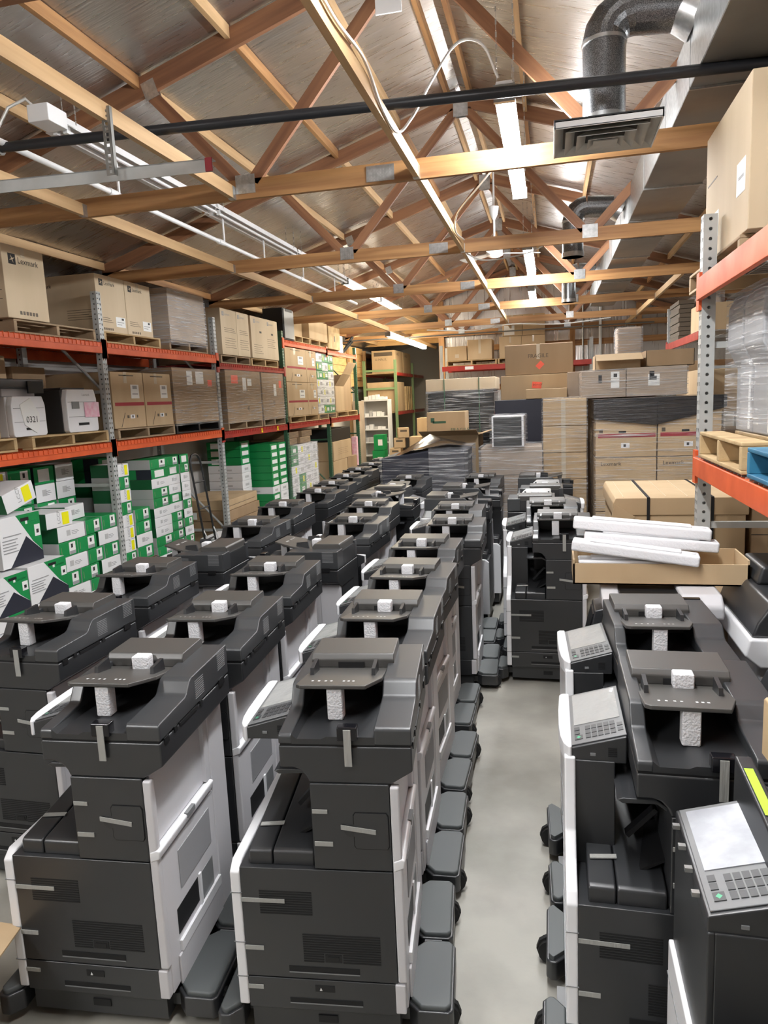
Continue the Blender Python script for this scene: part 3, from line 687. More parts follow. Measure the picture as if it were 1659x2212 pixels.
# white front
bz = [(-.002, .125), (.568, .125), (.568, .94), (.185, .94), (.176, .84), (.15, .73), (.10, .67), (.02, .63), (-.002, .60)]
part('bezel', 'front_bezel', MB().prism(bz, 'x', -.274, -.242), 'white_plastic', None, 0, .006)
part('bezellow', 'front_bezel', MB().prism([(-.002, .125), (.568, .125), (.568, .61), (.03, .61), (-.002, .585)], 'x', -.274, -.242), 'white_plastic', None, 0, .006)
part('bezelline', 'drawer_gap', MB().box(-.2755, -.24, -.0035, .57, .2245, .2275).box(-.2755, -.24, -.0035, .57, .345, .347).box(-.2755, -.24, -.0035, .57, .515, .517), 'panel_grey', None, 0)
# control panel on a slope rising to the back
def sl(s, y, h): a = R_(16); return (-.262 + s * math.cos(a) - h * math.sin(a), y, .962 + s * math.sin(a) + h * math.cos(a))
def slbox(s0, s1, y0, y1, h0, h1):
    return MB().hexa([sl(s0, y0, h0), sl(s1, y0, h0), sl(s1, y1, h0), sl(s0, y1, h0), sl(s0, y0, h1), sl(s1, y0, h1), sl(s1, y1, h1), sl(s0, y1, h1)])
part('panel', 'control_panel', MB().prism([(-.262, .925), (-.262, .962), (-.098, 1.009), (-.098, .925)], 'y', .195, .572), 'charcoal', None, 0, .004)
part('panelface', 'panel_face', slbox(.008, .172, .205, .565, 0, .004), 'face_grey', 'panel', 0, .002)
part('screen', 'screen', slbox(.022, .162, .325, .55, .004, .006), 'screen_film', 'panel', 0)
kb = MB()
for i in range(5):
    for j in range(3):
        s0 = .055 + i * .0185; y0 = .228 + j * .028
        q = slbox(s0, s0 + .015, y0, y0 + .022, .004, .006); kb.add(q.v, q.f)
part('keys', 'keypad', kb, 'key', 'panel', 0)
kb = MB()
for (s0, y0) in ((.022, .262), (.022, .288), (.150, .236), (.150, .268)):
    q = slbox(s0, s0 + .016, y0, y0 + .02, .004, .006); kb.add(q.v, q.f)
part('fkeys', 'function_keys', kb, 'key', 'panel', 1)
part('start', 'start_key', slbox(.022, .046, .228, .254, .004, .006), 'key', 'panel', 1)
part('startdia', 'start_mark', MB().add([sl(.034, .233, .0064), sl(.041, .241, .0064), sl(.034, .249, .0064), sl(.027, .241, .0064)], [(0, 1, 2, 3)]), 'green_key', 'panel', 1)
arc = [(-.262, .19), (-.276, .215), (-.285, .26), (-.289, .33), (-.289, .45), (-.285, .56), (-.275, .575), (-.252, .575), (-.252, .19)]
part('panelrim', 'panel_rim', MB().prism(arc, 'z', .918, .972), 'white_plastic', 'panel', 0, .006)
part('usb', 'usb_port', MB().box(-.20, -.185, .192, .196, .945, .953), 'panel_grey', 'panel', 1)
v = MB()
for k in range(5): v.box(-.15, -.125, .1935, .1955, .945 + k * .006, .948 + k * .006)
part('speaker', 'speaker_slots', v, 'slot', 'panel', 1)

def printer(label, x, y, rot=0.0, lvl=1, skip=(), subst=None, group='office printers lined up on casters'):
    t = empty('office_printer', (x, y, 0), R_(rot), label, 'printer', group)
    made = {}
    for key, name, me, par, lv, lab in PARTS:
        if lv > lvl or key in skip or (par in skip): continue
        m2 = me
        if subst and key in subst:
            sk = (me.name, subst[key]); m2 = _box.get(sk)
            if m2 is None:
                m2 = me.copy(); m2.materials.clear(); m2.materials.append(MATS[subst[key]]); _box[sk] = m2
        made[key] = inst(name, m2, made[par] if par else t)
        if key in STUFF: made[key]['kind'] = 'stuff'
        if key == 'foamU' or key == 'foamL': made[key]['label'] = 'white packing foam block'
    return t

STUFF = {'vent1', 'vent2', 'hinge', 'sidevent', 'marks', 'louver', 'keys', 'fkeys', 'speaker', 'bezelline'}
LIDX, LIDY, K = .0735, .389, .856 / .8
def pose(mx, my, rot, kind='n', dz=0):
    mx *= K; my *= K; a = R_(rot); ca, sa = math.cos(a), math.sin(a)
    if kind == 'n': ox, oy = LIDX, LIDY
    elif kind == 'l': ox, oy = .217, .4725       # feeder tray pointing left
    elif kind == 'r': ox, oy = -.068, .4725      # feeder tray pointing right
    else: ox, oy = LIDX, .556
    return mx - (ox * ca - oy * sa), my - (ox * sa + oy * ca), rot
FAR_SKIP = {'marks', 'usb', 'speaker', 'trayicon', 'lock', 'arm'}
LR = 'dark grey printer, %s in the leftmost row by the toner cartons'
SR = 'dark grey printer, %s in the second row from the left'
CR = 'dark grey printer, %s in the centre row along the aisle'
RR = 'dark grey printer, %s in the row right of the aisle'
turned = ', feeder tray pointing left'
turnedr = ', feeder tray pointing right'
back = ', facing away'
ROW = [
 (LR % 'nearest', pose(-2.042, 2.615, 0), 1), (LR % 'second', pose(-2.109, 3.345, 1.2), 1), (LR % 'third' + turned, pose(-1.919, 3.77, -89, 'l'), 1),
 (LR % 'fourth', pose(-2.077, 4.726, -2), 1), (LR % 'fifth', pose(-2.177, 5.588, 0), 0), (LR % 'sixth', pose(-2.142, 6.422, -2), 0),
 (LR % 'seventh', pose(-2.196, 7.038, 0), 0), (LR % 'eighth', pose(-2.234, 7.70, 0), 0), (LR % 'ninth', pose(-2.288, 8.433, -1), 0),
 (LR % 'tenth', pose(-2.278, 9.05, 0), 0), (LR % 'eleventh and farthest', pose(-2.284, 9.68, 0), 0),
 (SR % 'nearest', (-1.466, 1.808, 4.1), 1), (SR % 'second', pose(-1.355, 2.69, 3.5), 1), (SR % 'third', pose(-1.412, 3.397, 2.4), 1),
 (SR % 'fourth' + turned, pose(-1.261, 3.859, -92, 'l'), 1), (SR % 'fifth', pose(-1.361, 4.819, -2), 1), (SR % 'sixth', pose(-1.434, 5.552, 0), 0),
 (SR % 'seventh' + turnedr, pose(-1.599, 5.998, 89, 'r'), 0), (SR % 'eighth' + back, pose(-1.491, 6.524, 178, 'b'), 0), (SR % 'ninth and farthest', pose(-1.468, 7.42, -2), 0),
 (CR % 'nearest', (-.705, 1.88, 5.8), 1), (CR % 'second', pose(-.662, 2.752, 2), 1), (CR % 'third', pose(-.688, 3.372, -1.5), 1), (CR % 'fourth', pose(-.734, 4.022, -1), 1),
 (CR % 'fifth', pose(-.654, 4.742, 1), 1), (CR % 'sixth', pose(-.714, 5.374, 0), 0), (CR % 'seventh' + turnedr, pose(-.938, 5.854, 90, 'r'), 0),
 (CR % 'eighth' + turnedr, pose(-.889, 6.494, 90, 'r'), 0), (CR % 'ninth and farthest', pose(-.706, 7.40, -3), 0),
 (RR % 'nearest', (-.039, 4.878, -.3), 1), (RR % 'second', pose(-.034, 5.52, 1.5), 1), (RR % 'third' + back, pose(-.13, 5.80, 180, 'b'), 0),
 (RR % 'fourth' + back, pose(-.056, 6.43, 180, 'b'), 0), (RR % 'farthest' + turnedr, pose(-.234, 7.256, 90, 'r'), 0),
]
for lab, (x, y, a), lv in ROW:
    far = y > 5.0
    sk = set(FAR_SKIP) if lv == 0 else set()
    if y > 6.2: sk |= {'wheel0', 'wheel1', 'wheel2', 'wheel3', 'tape0', 'tape1', 'tape2', 'tape3', 'tape4', 'tapeD', 'tapeP', 'vent1', 'vent2', 'trayslot', 'mainslot', 'bezelline', 'keys', 'louver', 'backslot', 'backstrip', 'backlower', 'padA', 'padB', 'padC', 'padD', 'cliptape', 'backpost'}
    sk |= ({'bezellow'} if 'right of the aisle' in lab else {'column', 'bezel'})
    if lab == CR % 'nearest': sk.add('foamU')
    printer(lab, x, y, a, lv, sk)
printer('dark grey printer behind the bare one at the right, film over its screen', .304, 1.856, 0, 1, {'bezellow'})
printer('dark grey printer just in front of the cardboard tray of foam', .327, 2.555, 2.5, 1, {'bezellow'})
# the bare printer in the right foreground: no feeder, no white rim
skipN0 = {'lid', 'ftray', 'foamU', 'foamL', 'clip', 'cliptape', 'armR', 'armL', 'deck', 'bezel', 'panelrim', 'tape0', 'tape1', 'tape2', 'tape3', 'tape4', 'tapeD', 'tapeP', 'scan', 'flap', 'arm'}
n0 = printer('bare dark grey printer without its feeder, bright touchscreen, in the right foreground', .555, 1.19, 0, 1, skipN0, {'screen': 'screen'}, None)
MB().prism([(.0, .93), (.0, 1.04), (.10, 1.075), (.60, 1.105), (.60, .93)], 'x', -.125, -.085).local('scanner_wall', 'charcoal', n0, .006)
MB().box(-.085, .306, .0, .60, .93, 1.03).local('scanner_bed', 'charcoal_dark', n0, .004)
MB().box(-.06, .28, .05, .55, 1.03, 1.036).local('circuit_board', 'rack_green', n0)
lb = MB().add([(-.118, .36, 1.093), (-.098, .36, 1.093), (-.098, .54, 1.1035), (-.118, .54, 1.1035)], [(0, 1, 2, 3)]).local('lime_label', 'lime', n0)
lb = MB().add([(-.112, .12, 1.078), (-.092, .12, 1.078), (-.092, .30, 1.089), (-.112, .30, 1.089)], [(0, 1, 2, 3)]).local('barcode_label', 'paper', n0)
MB().prism([(.19, .60), (.19, .93), (.57, .93), (.57, .60)], 'x', -.262, -.246).local('front_skin', 'charcoal_dark', n0, .004)
for y in (.26, .34, .42, .50): MB().box(-.279, -.263, y, y + .012, .955, .965).local('metal_clip', 'galv', n0)
MB().prism([(-.27, .60), (-.262, .70), (-.19, .70), (-.12, .62), (-.12, .60)], 'y', .02, .2).local('tray_cheek', 'charcoal', n0, .01)

# ------------------------------------------------------------------ pallet racks
def upright_mesh(H, m, fx, two=True):
    """post with punched front face (facing fx along X) and side holes; local: front face at x=0, centred on y"""
    key = ('upr', round(H, 3), m, fx)
    if key in _box: return _box[key]
    b = MB(); w = .076; dp = .07 * -fx; pitch = .0508; n = int(H / pitch); th = .002
    def cell(org, u, vdir, wv, hv, hw, hh, cu):
        # quad ring round a hole: outer rect (0..wv, 0..hv), hole centred at cu
        o = Vector(org); u = Vector(u); v = Vector(vdir)
        O = [o, o + u * wv, o + u * wv + v * hv, o + v * hv]
        c = o + u * cu + v * hv / 2
        I = [c - u * hw * .6 - v * hh, c + u * hw * .6 - v * hh, c + u * hw + v * hh, c - u * hw + v * hh]
        b.add(O + I, [(0, 1, 5, 4), (1, 2, 6, 5), (2, 3, 7, 6), (3, 0, 4, 7)])
    def ring(org, u, wv, hv, r):
        o = Vector(org); u = Vector(u); v = Vector((0, 0, 1)); c = o + u * wv / 2 + v * hv / 2
        O = [o, o + u * wv, o + u * wv + v * hv, o + v * hv]
        I = [c + u * math.cos(R_(225 + 45 * q)) * r + v * math.sin(R_(225 + 45 * q)) * r for q in range(8)]
        b.add(O + I, [(0, 1, 6, 5, 4), (1, 2, 8, 7, 6), (2, 3, 10, 9, 8), (3, 0, 4, 11, 10)])
    for k in range(n):
        z = k * H / n; hp = H / n
        for s in (0, 1): cell((0, -w / 2 + s * w / 2, z), (0, 1, 0), (0, 0, 1), w / 2, hp, .0085, .011, w / 4)
        for s in (-1, 1): ring((0, s * w / 2, z), (1 if dp > 0 else -1, 0, 0), abs(dp), hp, .0095)
    b.add([(dp, -w / 2, 0), (dp, -w / 4, 0), (dp, -w / 4, H), (dp, -w / 2, H)], [(0, 1, 2, 3)])
    b.add([(dp, w / 2, 0), (dp, w / 4, 0), (dp, w / 4, H), (dp, w / 2, H)], [(0, 1, 2, 3)])
    b.add([(dp * .98, -w / 2 + .002, 0), (dp * .98, w / 2 - .002, 0), (dp * .98, w / 2 - .002, H), (dp * .98, -w / 2 + .002, H)], [(0, 1, 2, 3)])
    b.box(-.02 if fx > 0 else -.02, .02, -w / 2 - .01, w / 2 + .01, 0, .008)
    b.add([(dp * .99, -w / 2, H), (0, -w / 2, H), (0, w / 2, H), (dp * .99, w / 2, H)], [(0, 1, 2, 3)])
    me = b.mesh('upright', m, smooth=False); _box[key] = me
    return me
def rack_frame(root, xf, xb, y, H, m, fx):
    for x, f in ((xf, fx), (xb, -fx)):
        o = inst('upright', upright_mesh(H, m, f), root); o.matrix_basis = Wm(root).inverted() @ Matrix.Translation((x, y, 0))
    z = .2; k = 0
    xa, xz = xf - fx * .06, xb + fx * .06
    while z < H - .3:
        MB().box(min(xa, xz), max(xa, xz), y - .015, y + .015, z, z + .035).obj('brace', m, root, smooth=False)
        if k % 2 == 0 and z + 1.0 < H:
            MB().tube([(xa, y, z + .03), (xz, y, z + .98)], .016, 6).obj('brace', m, root)
        z += 1.0; k += 1
def rack_beam(root, x, y0, y1, z0, z1, m, fx):
    o = MB().box(min(x - .03, x + .012 * fx), max(x + .012 * fx, x + .0), y0 + .04, y1 - .04, z0, z1).obj('beam', m, root, .004, 1)
    for yy, s in ((y0, 1), (y1, -1)):
        MB().box(x - .004 if fx > 0 else x - .016, x + .016 if fx > 0 else x + .004, yy - .036, yy + .044 if s > 0 else yy + .036, z0 - .05, z1 + .035).obj('beam_bracket', m, root, smooth=False)
def wire_deck(root, xf, xb, y0, y1, z, m, fx, drop=.045):
    b = MB(); n = int((y1 - y0 - .12) / .065); r = .003
    x0, x1 = min(xf, xb), max(xf, xb); fxx = xf + fx * .016
    for k in range(n + 1):
        y = y0 + .06 + k * (y1 - y0 - .12) / n
        b.box(min(x0, fxx), max(x1, fxx), y - r, y + r, z, z + 2 * r)
        b.box(fxx - r, fxx + r, y - r, y + r, z - drop, z)
    b.box(fxx - r, fxx + r, y0 + .06, y1 - .06, z - drop - r, z - drop + r)
    for q in (.2, .4, .6, .8):
        x = xf + (xb - xf) * q; b.box(x - r, x + r, y0 + .05, y1 - .05, z - r, z + r)
    b.obj('wire_deck', m, root, smooth=False)['kind'] = 'stuff'
XF, XBK = -4.6, -5.64
rk = empty('pallet_rack', (-5.1, 10.5, 0), label='long pallet rack with orange and red beams along the left wall', cat='rack')
UY = [4.28, 6.93, 9.61, 12.28, 14.85, 17.24]
for k, y in enumerate(UY):
    rack_frame(rk, XF, XBK, y, 3.25 if k < 3 else (1.56 if k == 4 else 3.28), 'rack_grey' if k < 3 else 'rack_green', 1)
SH = [((1.576, 1.676, 'orange_paint'), (2.615, 2.725, 'orange_paint')), ((1.576, 1.676, 'orange_paint'), (2.615, 2.725, 'orange_paint')),
      ((1.55, 1.645, 'red_paint'), (2.54, 2.62, 'red_paint')), ((1.55, 1.645, 'red_paint'), (3.03, 3.13, 'orange_paint')), ((1.56, 1.655, 'red_paint'), (3.0, 3.09, 'orange_paint'))]
for k in range(5):
    for z0, z1, m in SH[k]:
        rack_beam(rk, XF, UY[k], UY[k + 1], z0, z1, m, 1); rack_beam(rk, XBK, UY[k], UY[k + 1], z0, z1, m, -1)
        wire_deck(rk, XF, XBK, UY[k], UY[k + 1], z1 + .001, 'red_paint' if m == 'red_paint' else 'orange_paint', 1)
for y in (11.05, 11.75): MB().box(-4.586, -4.584, y - .03, y + .03, 1.565, 1.635).obj('shelf_sticker', 'yellow', rk)
rr = empty('pallet_rack', (1.35, 2.9, 0), label='pallet rack with orange beams and grey uprights at the right edge', cat='rack')
RXF, RXB = .80, 1.86
for y in (1.0, 4.35): rack_frame(rr, RXF, RXB, y, 2.9, 'rack_grey', -1)
for z0, z1 in ((1.51, 1.61), (2.455, 2.57)):
    for x, f in ((RXF, -1), (RXB, 1)): rack_beam(rr, x, 1.0, 4.35, z0, z1, 'orange_paint', f)
    wire_deck(rr, RXF, RXB, 1.0, 4.35, z1 + .001, 'wire', -1, .06)
    MB().box(RXF - .006, RXF + .03, 1.08, 4.26, z1 - .055, z1 - .001).obj('step_rail', 'red_paint', rr, smooth=False)
r3 = empty('pallet_rack', (2.3, 11.5, 0), label='far pallet rack with red beams holding wrapped machines behind the right upright', cat='rack')
for y in (9.6, 12.25): rack_frame(r3, 1.78, 2.84, y, 3.2, 'rack_grey', -1)
for z0, z1 in ((1.56, 1.66), (2.56, 2.66)):
    for x, f in ((1.78, -1), (2.84, 1)): rack_beam(r3, x, 9.6, 12.25, z0, z1, 'red_paint', f)
    wire_deck(r3, 1.78, 2.84, 9.6, 12.25, z1 + .001, 'wire', -1)

# ------------------------------------------------------------------ pallets
def pallet(label, X, Y, z, m='pallet_wood', along='X', group='wooden pallets', parent=None, h=.122):
    """stringers run along X; deck boards along Y"""
    if parent is None: t = empty('pallet', ((X[0] + X[1]) / 2, (Y[0] + Y[1]) / 2, z), label=label, cat='pallet', group=group)
    else:
        t = bpy.data.objects.new('pallet', None); C.objects.link(t); t.parent = parent
        t.matrix_basis = Wm(parent).inverted() @ Matrix.Translation(((X[0] + X[1]) / 2, (Y[0] + Y[1]) / 2, z))
    dx, dy = X[1] - X[0], Y[1] - Y[0]
    if along == 'Y': dx, dy = dy, dx
    rot = Matrix.Rotation(R_(90) if along == 'Y' else 0, 4, 'Z')
    def pm(nm, a, b, c):
        key = ('pal', nm, round(a, 3), round(b, 3), round(c, 3), m)
        if key not in _box: _box[key] = MB().box(-a / 2, a / 2, -b / 2, b / 2, 0, c).mesh(nm, m, .003, 1)
        return _box[key]
    for s in (-1, 0, 1): inst('stringer', pm('stringer', dx, .04, h - .036), t, rot @ Matrix.Translation((0, s * (dy / 2 - .02), .018)))
    nb = 6
    for k in range(nb): inst('deck_board', pm('deck_board', .115, dy, .018), t, rot @ Matrix.Translation((-dx / 2 + .058 + k * (dx - .116) / (nb - 1), 0, h - .018)))
    for k in range(3): inst('bottom_board', pm('deck_board', .115, dy, .018), t, rot @ Matrix.Translation((-dx / 2 + .058 + k * (dx - .116) / 2, 0, 0)))
    return t
def film(parent, X, Y, Z, m='film', seed=1, grow=.012, top=True):
    """loose stretch film: a rippled shell with open bottom"""
    rnd = random.Random(seed); b = MB(); n = 8
    x0, x1, y0, y1 = X[0] - grow, X[1] + grow, Y[0] - grow, Y[1] + grow
    def sheet(o, u, v, nu, nv, nn):
        vs = []
        for j in range(nv + 1):
            for i in range(nu + 1):
                e = 0 if i in (0, nu) or j in (0, nv) else rnd.uniform(-.004, .010)
                vs.append(Vector(o) + Vector(u) * i / nu + Vector(v) * j / nv + Vector(nn) * e)
        b.add(vs, [(j * (nu + 1) + i, j * (nu + 1) + i + 1, (j + 1) * (nu + 1) + i + 1, (j + 1) * (nu + 1) + i) for j in range(nv) for i in range(nu)])
    dz = Z[1] - Z[0] + grow * .5
    sheet((x0, y0, Z[0]), (x1 - x0, 0, 0), (0, 0, dz), n, n, (0, -1, 0)); sheet((x1, y0, Z[0]), (0, y1 - y0, 0), (0, 0, dz), n, n, (1, 0, 0))
    sheet((x1, y1, Z[0]), (x0 - x1, 0, 0), (0, 0, dz), n, n, (0, 1, 0)); sheet((x0, y1, Z[0]), (0, y0 - y1, 0), (0, 0, dz), n, n, (-1, 0, 0))
    if top: sheet((x0, y0, Z[0] + dz), (x1 - x0, 0, 0), (0, y1 - y0, 0), n, n, (0, 0, 1))
    o = b.obj('stretch_film', m, parent); o['label'] = 'clear stretch film' if m != 'film_black' else 'black stretch film'
    return o

# print on cartons
def logo(f, u, v, h, asp, m='print_black'):
    """square emblem and word; h = word height in m, asp = face (w, h)"""
    w_, hh = asp; e = h * 1.5
    return [(f, u, v - e * .2 / hh, u + e / w_, v + e * .8 / hh, m, 'emblem'), ('S', f, u + e * .5 / w_, v + e * .3 / hh, e * .42), ('T', f, u + e * 1.25 / w_, v, h * 1.25, 'Lexmark', m)]
def ship_label(f, u0, v0, u1, v1):
    uu = u1 - u0; vv = v1 - v0
    return [(f, u0, v0, u1, v1, 'paper', 'shipping_label', .0015), (f, u0 + uu * .62, v0 + vv * .72, u0 + uu * .85, v0 + vv * .92, 'print_black', 'barcode', .0025),
            (f, u0 + uu * .12, v0 + vv * .45, u0 + uu * .85, v0 + vv * .52, 'print_grey', 'print_line', .0025), (f, u0 + uu * .12, v0 + vv * .22, u0 + uu * .6, v0 + vv * .29, 'print_grey', 'print_line', .0025)]
def lines(f, u0, v0, u1, n, dv, m='print_brown', th=.008):
    return [(f, u0, v0 + k * dv, u1 - (k % 3) * .05, v0 + k * dv + th, m, 'print_line') for k in range(n)]
def topseam(f='+X', v=.86): return [(f, .44, v, .53, 1.0, 'tape_clear', 'packing_tape')]

XD = -5.5
# top shelf
pallet('worn pallet under the tall logo carton at the left end of the top shelf', (-5.62, -4.62), (5.66, 6.85), 2.735, 'pallet_old')
carton('tall brown logo carton at the left end of the top shelf', 'box', (-5.35, -4.6), (5.58, 6.12), (2.858, 3.485), 'card_pale', topseam() + logo('+X', .14, .77, .06, (.54, .627)) + [('+X', .28 + k * .075, .06, .33 + k * .075, .11, 'print_brown', 'icon') for k in range(6)] + lines('-Y', .55, .25, .95, 6, .04))
pallet('pallet under the two logo cartons on the top shelf', (-5.62, -4.62), (7.0, 8.15), 2.735, 'pallet_wood')
for k, (a, b_) in enumerate(((7.015, 7.555), (7.562, 8.10))):
    carton(['brown logo carton on the top shelf just right of the first grey upright', 'brown logo carton on the top shelf, second right of the first grey upright'][k], 'box', (-5.6, -4.68), (a, b_), (2.858, 3.46), 'card_pale',
           topseam() + logo('+X', .12, .83, .045, (.53, .594)) + ship_label('+X', .60, .12, .93, .30) + lines('+X', .1, .18, .5, 3, .035) + [('+X', .16 + k2 * .07, .04, .2 + k2 * .07, .08, 'print_brown', 'icon') for k2 in range(5)] + (logo('-Y', .12, .80, .045, (1.0, .594)) + lines('-Y', .6, .22, .98, 5, .04) if k == 0 else []), group='logo cartons on the top shelf')
ld = empty('wrapped_load', (-5.1, 8.85, 2.735), label='brown carton glistening under stretch film on the top shelf', cat='pallet load')
pallet('', (-5.62, -4.62), (8.36, 9.4), 2.735, 'pallet_old', parent=ld)
carton('', '', (-5.6, -4.6), (8.36, 9.335), (2.858, 3.485), 'card_grey', (), parent=ld); film(ld, (-5.6, -4.6), (8.36, 9.335), (2.80, 3.485), 'film_thick', 3)
pallet('pallet under the pair of pale cartons on the top shelf', (-5.62, -4.62), (9.80, 10.85), 2.63, 'pallet_old')
for k, (a, b_) in enumerate(((9.83, 10.37), (10.376, 10.83))):
    carton(['left of the two pale printed cartons on the top shelf', 'right of the two pale printed cartons on the top shelf'][k], 'box', (-5.55, -4.6), (a, b_), (2.755, 3.41), 'card_pale',
           logo('+X', .1, .86, .04, (.5, .65), 'print_grey') + lines('+X', .2, .16, .9, 5, .05) + lines('+X', .2, .5, .9, 3, .04, 'print_brown'), group='pale cartons on the top shelf')
pallet('pallet under the wide pale carton with two hand holes', (-5.62, -4.62), (10.9, 12.06), 2.63, 'pallet_wood')
carton('wide pale carton with two black hand holes on the top shelf', 'box', (-5.55, -4.6), (10.91, 12.06), (2.755, 3.41), 'card_pale', logo('+X', .10, .86, .04, (1.15, .65), 'print_grey') + logo('+X', .6, .86, .04, (1.15, .65), 'print_grey') + [('+X', .30, .62, .37, .665, 'black', 'hand_hole'), ('+X', .74, .62, .81, .665, 'black', 'hand_hole')] + lines('+X', .08, .12, .4, 5, .05) + lines('+X', .58, .3, .9, 5, .05))
g = empty('server_cabinet', (-5.0, 12.75, 3.14), label='black machine with a silver end standing on the top shelf', cat='machine')
MB().box(-5.0, -4.62, 12.42, 12.95, 3.145, 3.70).obj('cabinet_body', 'black', g, .012)
MB().box(-4.62, -4.60, 12.44, 12.93, 3.17, 3.68).obj('end_panel', 'panel_grey', g, .006); MB().box(-4.60, -4.595, 12.5, 12.85, 3.64, 3.68).obj('hand_grip', 'black', g)
MB().box(-5.01, -4.99, 12.47, 12.9, 3.2, 3.6).obj('grille', 'charcoal', g)
pallet('first pallet on the high far shelf, mostly empty', (-5.6, -4.62), (12.98, 13.86), 3.14, 'pallet_wood'); pallet('second pallet on the high far shelf, under yellowish boxes', (-5.6, -4.62), (13.9, 15.1), 3.14, 'pallet_wood')
carton('yellowish box on the high far shelf', 'box', (-5.3, -4.62), (13.85, 15.05), (3.263, 3.64), 'card'); carton('smaller box at the left of the yellowish box on the high far shelf', 'box', (-5.3, -4.75), (13.2, 13.8), (3.263, 3.58), 'card')
carton('upright wooden crate on the high far shelf', 'crate', (-5.3, -4.62), (15.14, 16.0), (3.14, 3.62), 'pallet_wood', [('+X', .45, .35, .55, .6, 'print_brown', 'knot')], name='crate')
j = empty('equipment_bundle', (-4.9, 16.6, 3.14), label='white panel with leaning black poles on the high far shelf', cat='equipment')
MB().box(-4.8, -4.72, 16.2, 16.55, 3.11, 3.5).obj('panel', 'white_enamel', j)
for k in range(4): MB().tube([(-4.8, 16.6 + k * .06, 3.11), (-4.62, 17.0 + k * .05, 3.42 + .1 * (k % 2))], .02, 6).obj('pole', 'black', j)

# second shelf
def white_printer(label, Y, z, tall, front, m_body='white_plastic', m_side='charcoal_dark', screen=True, X=(-5.25, -4.62)):
    t = empty('desk_printer', ((X[0] + X[1]) / 2, sum(Y) / 2, z), label=label, cat='printer', group='small printers on the second shelf')
    y0, y1 = Y
    MB().prism([(y0 + .02, z), (y1 - .02, z), (y1, z + .02), (y1, z + tall * .78), (y1 - .03, z + tall), (y0 + .03, z + tall), (y0, z + tall * .78), (y0, z + .02)], 'x', X[1] - .06, X[1]).obj('front_cover', m_body, t, .008)
    MB().box(X[0], X[1] - .06, y0, y1, z, z + tall).obj('casing', m_side, t, .01)
    MB().box(X[1], X[1] + .003, y0 + .02, y1 - .02, z + tall * .36, z + tall * .37).obj('drawer_gap', 'panel_grey', t); MB().box(X[1], X[1] + .003, y0 + .02, y1 - .02, z + tall * .70, z + tall * .71).obj('drawer_gap', 'panel_grey', t)
    MB().box(X[1], X[1] + .004, y0 + .16, y1 - .16, z + tall * .16, z + tall * .22).obj('drawer_grip', 'slot', t)
    return t
pallet('pallet under the two white printers on the second shelf', (-5.6, -4.6), (5.69, 6.87), 1.69, 'pallet_wood')
pallet('pallet end at the left edge of the second shelf', (-5.6, -4.6), (4.5, 5.5), 1.69, 'pallet_wood')
p1 = white_printer('white multifunction printer with dark flat top and a taped note on the second shelf', (5.5, 5.94), 1.815, .36, 0, m_side='white_plastic')
MB().box(-5.2, -4.70, 5.5, 5.92, 2.175, 2.25).obj('scanner_neck', 'grey_plastic', p1, .01); MB().box(-5.25, -4.62, 5.36, 5.96, 2.25, 2.33).obj('scanner_lid', 'charcoal', p1, .012)
MB().box(-4.62, -4.60, 5.72, 5.92, 2.20, 2.31).obj('screen', 'black_gloss', p1, .004)
MB().prism([(5.60, 2.10), (5.74, 2.16), (5.84, 2.02), (5.83, 1.90), (5.79, 1.84), (5.64, 1.92)], 'x', -4.619, -4.612).obj('note', 'paper', p1)
o = text_mesh('0321', 'print_black'); q = inst('note_writing', o, p1); q.matrix_basis = Wm(p1).inverted() @ (Matrix.Translation((-4.610, 5.66, 1.94)) @ Matrix((Vector((0, 1, 0)), Vector((0, 0, 1)), Vector((1, 0, 0)))).transposed().to_4x4() @ Matrix.Scale(.08, 4))
p2 = white_printer('black sided printer with white front and a pink note on the second shelf', (6.255, 6.74), 1.815, .425, 0)
MB().box(-5.1, -4.72, 6.32, 6.70, 2.24, 2.262).obj('top_cover', 'charcoal', p2, .006); MB().box(-4.616, -4.611, 6.52, 6.76, 1.96, 2.11).obj('pink_note', 'pink_note', p2)
MB().box(-4.616, -4.612, 6.33, 6.44, 2.05, 2.12).obj('note', 'panel_grey', p2)
q = inst('lettering', text_mesh('Lexmark', 'print_grey'), p2); q.matrix_basis = Wm(p2).inverted() @ (Matrix.Translation((-4.617, 6.5, 2.175)) @ Matrix((Vector((0, 1, 0)), Vector((0, 0, 1)), Vector((1, 0, 0)))).transposed().to_4x4() @ Matrix.Scale(.035, 4))
carton('brown carton cut by the left edge on the second shelf', 'box', (-5.2, -4.62), (5.0, 5.34), (1.815, 2.30), 'card', [('+X', .7, .1, .75, .9, 'tape_clear', 'packing_tape')])
carton('brown carton with a hand hole behind the white multifunction printer', 'box', (-5.6, -5.3), (5.66, 6.3), (1.815, 2.60), 'card', [('+X', .6, .5, .64, .7, 'black', 'hand_hole'), ('+X', .05, .55, .2, .95, 'paper', 'shipping_label')])
carton('dark brown carton behind the black sided printer', 'box', (-5.62, -5.28), (6.36, 6.85), (1.815, 2.50), 'card_dark', lines('-Y', .2, .8, .8, 1, .05))
pallet('pallet under the two red striped cartons on the second shelf', (-5.6, -4.6), (7.05, 8.28), 1.69, 'pallet_old')
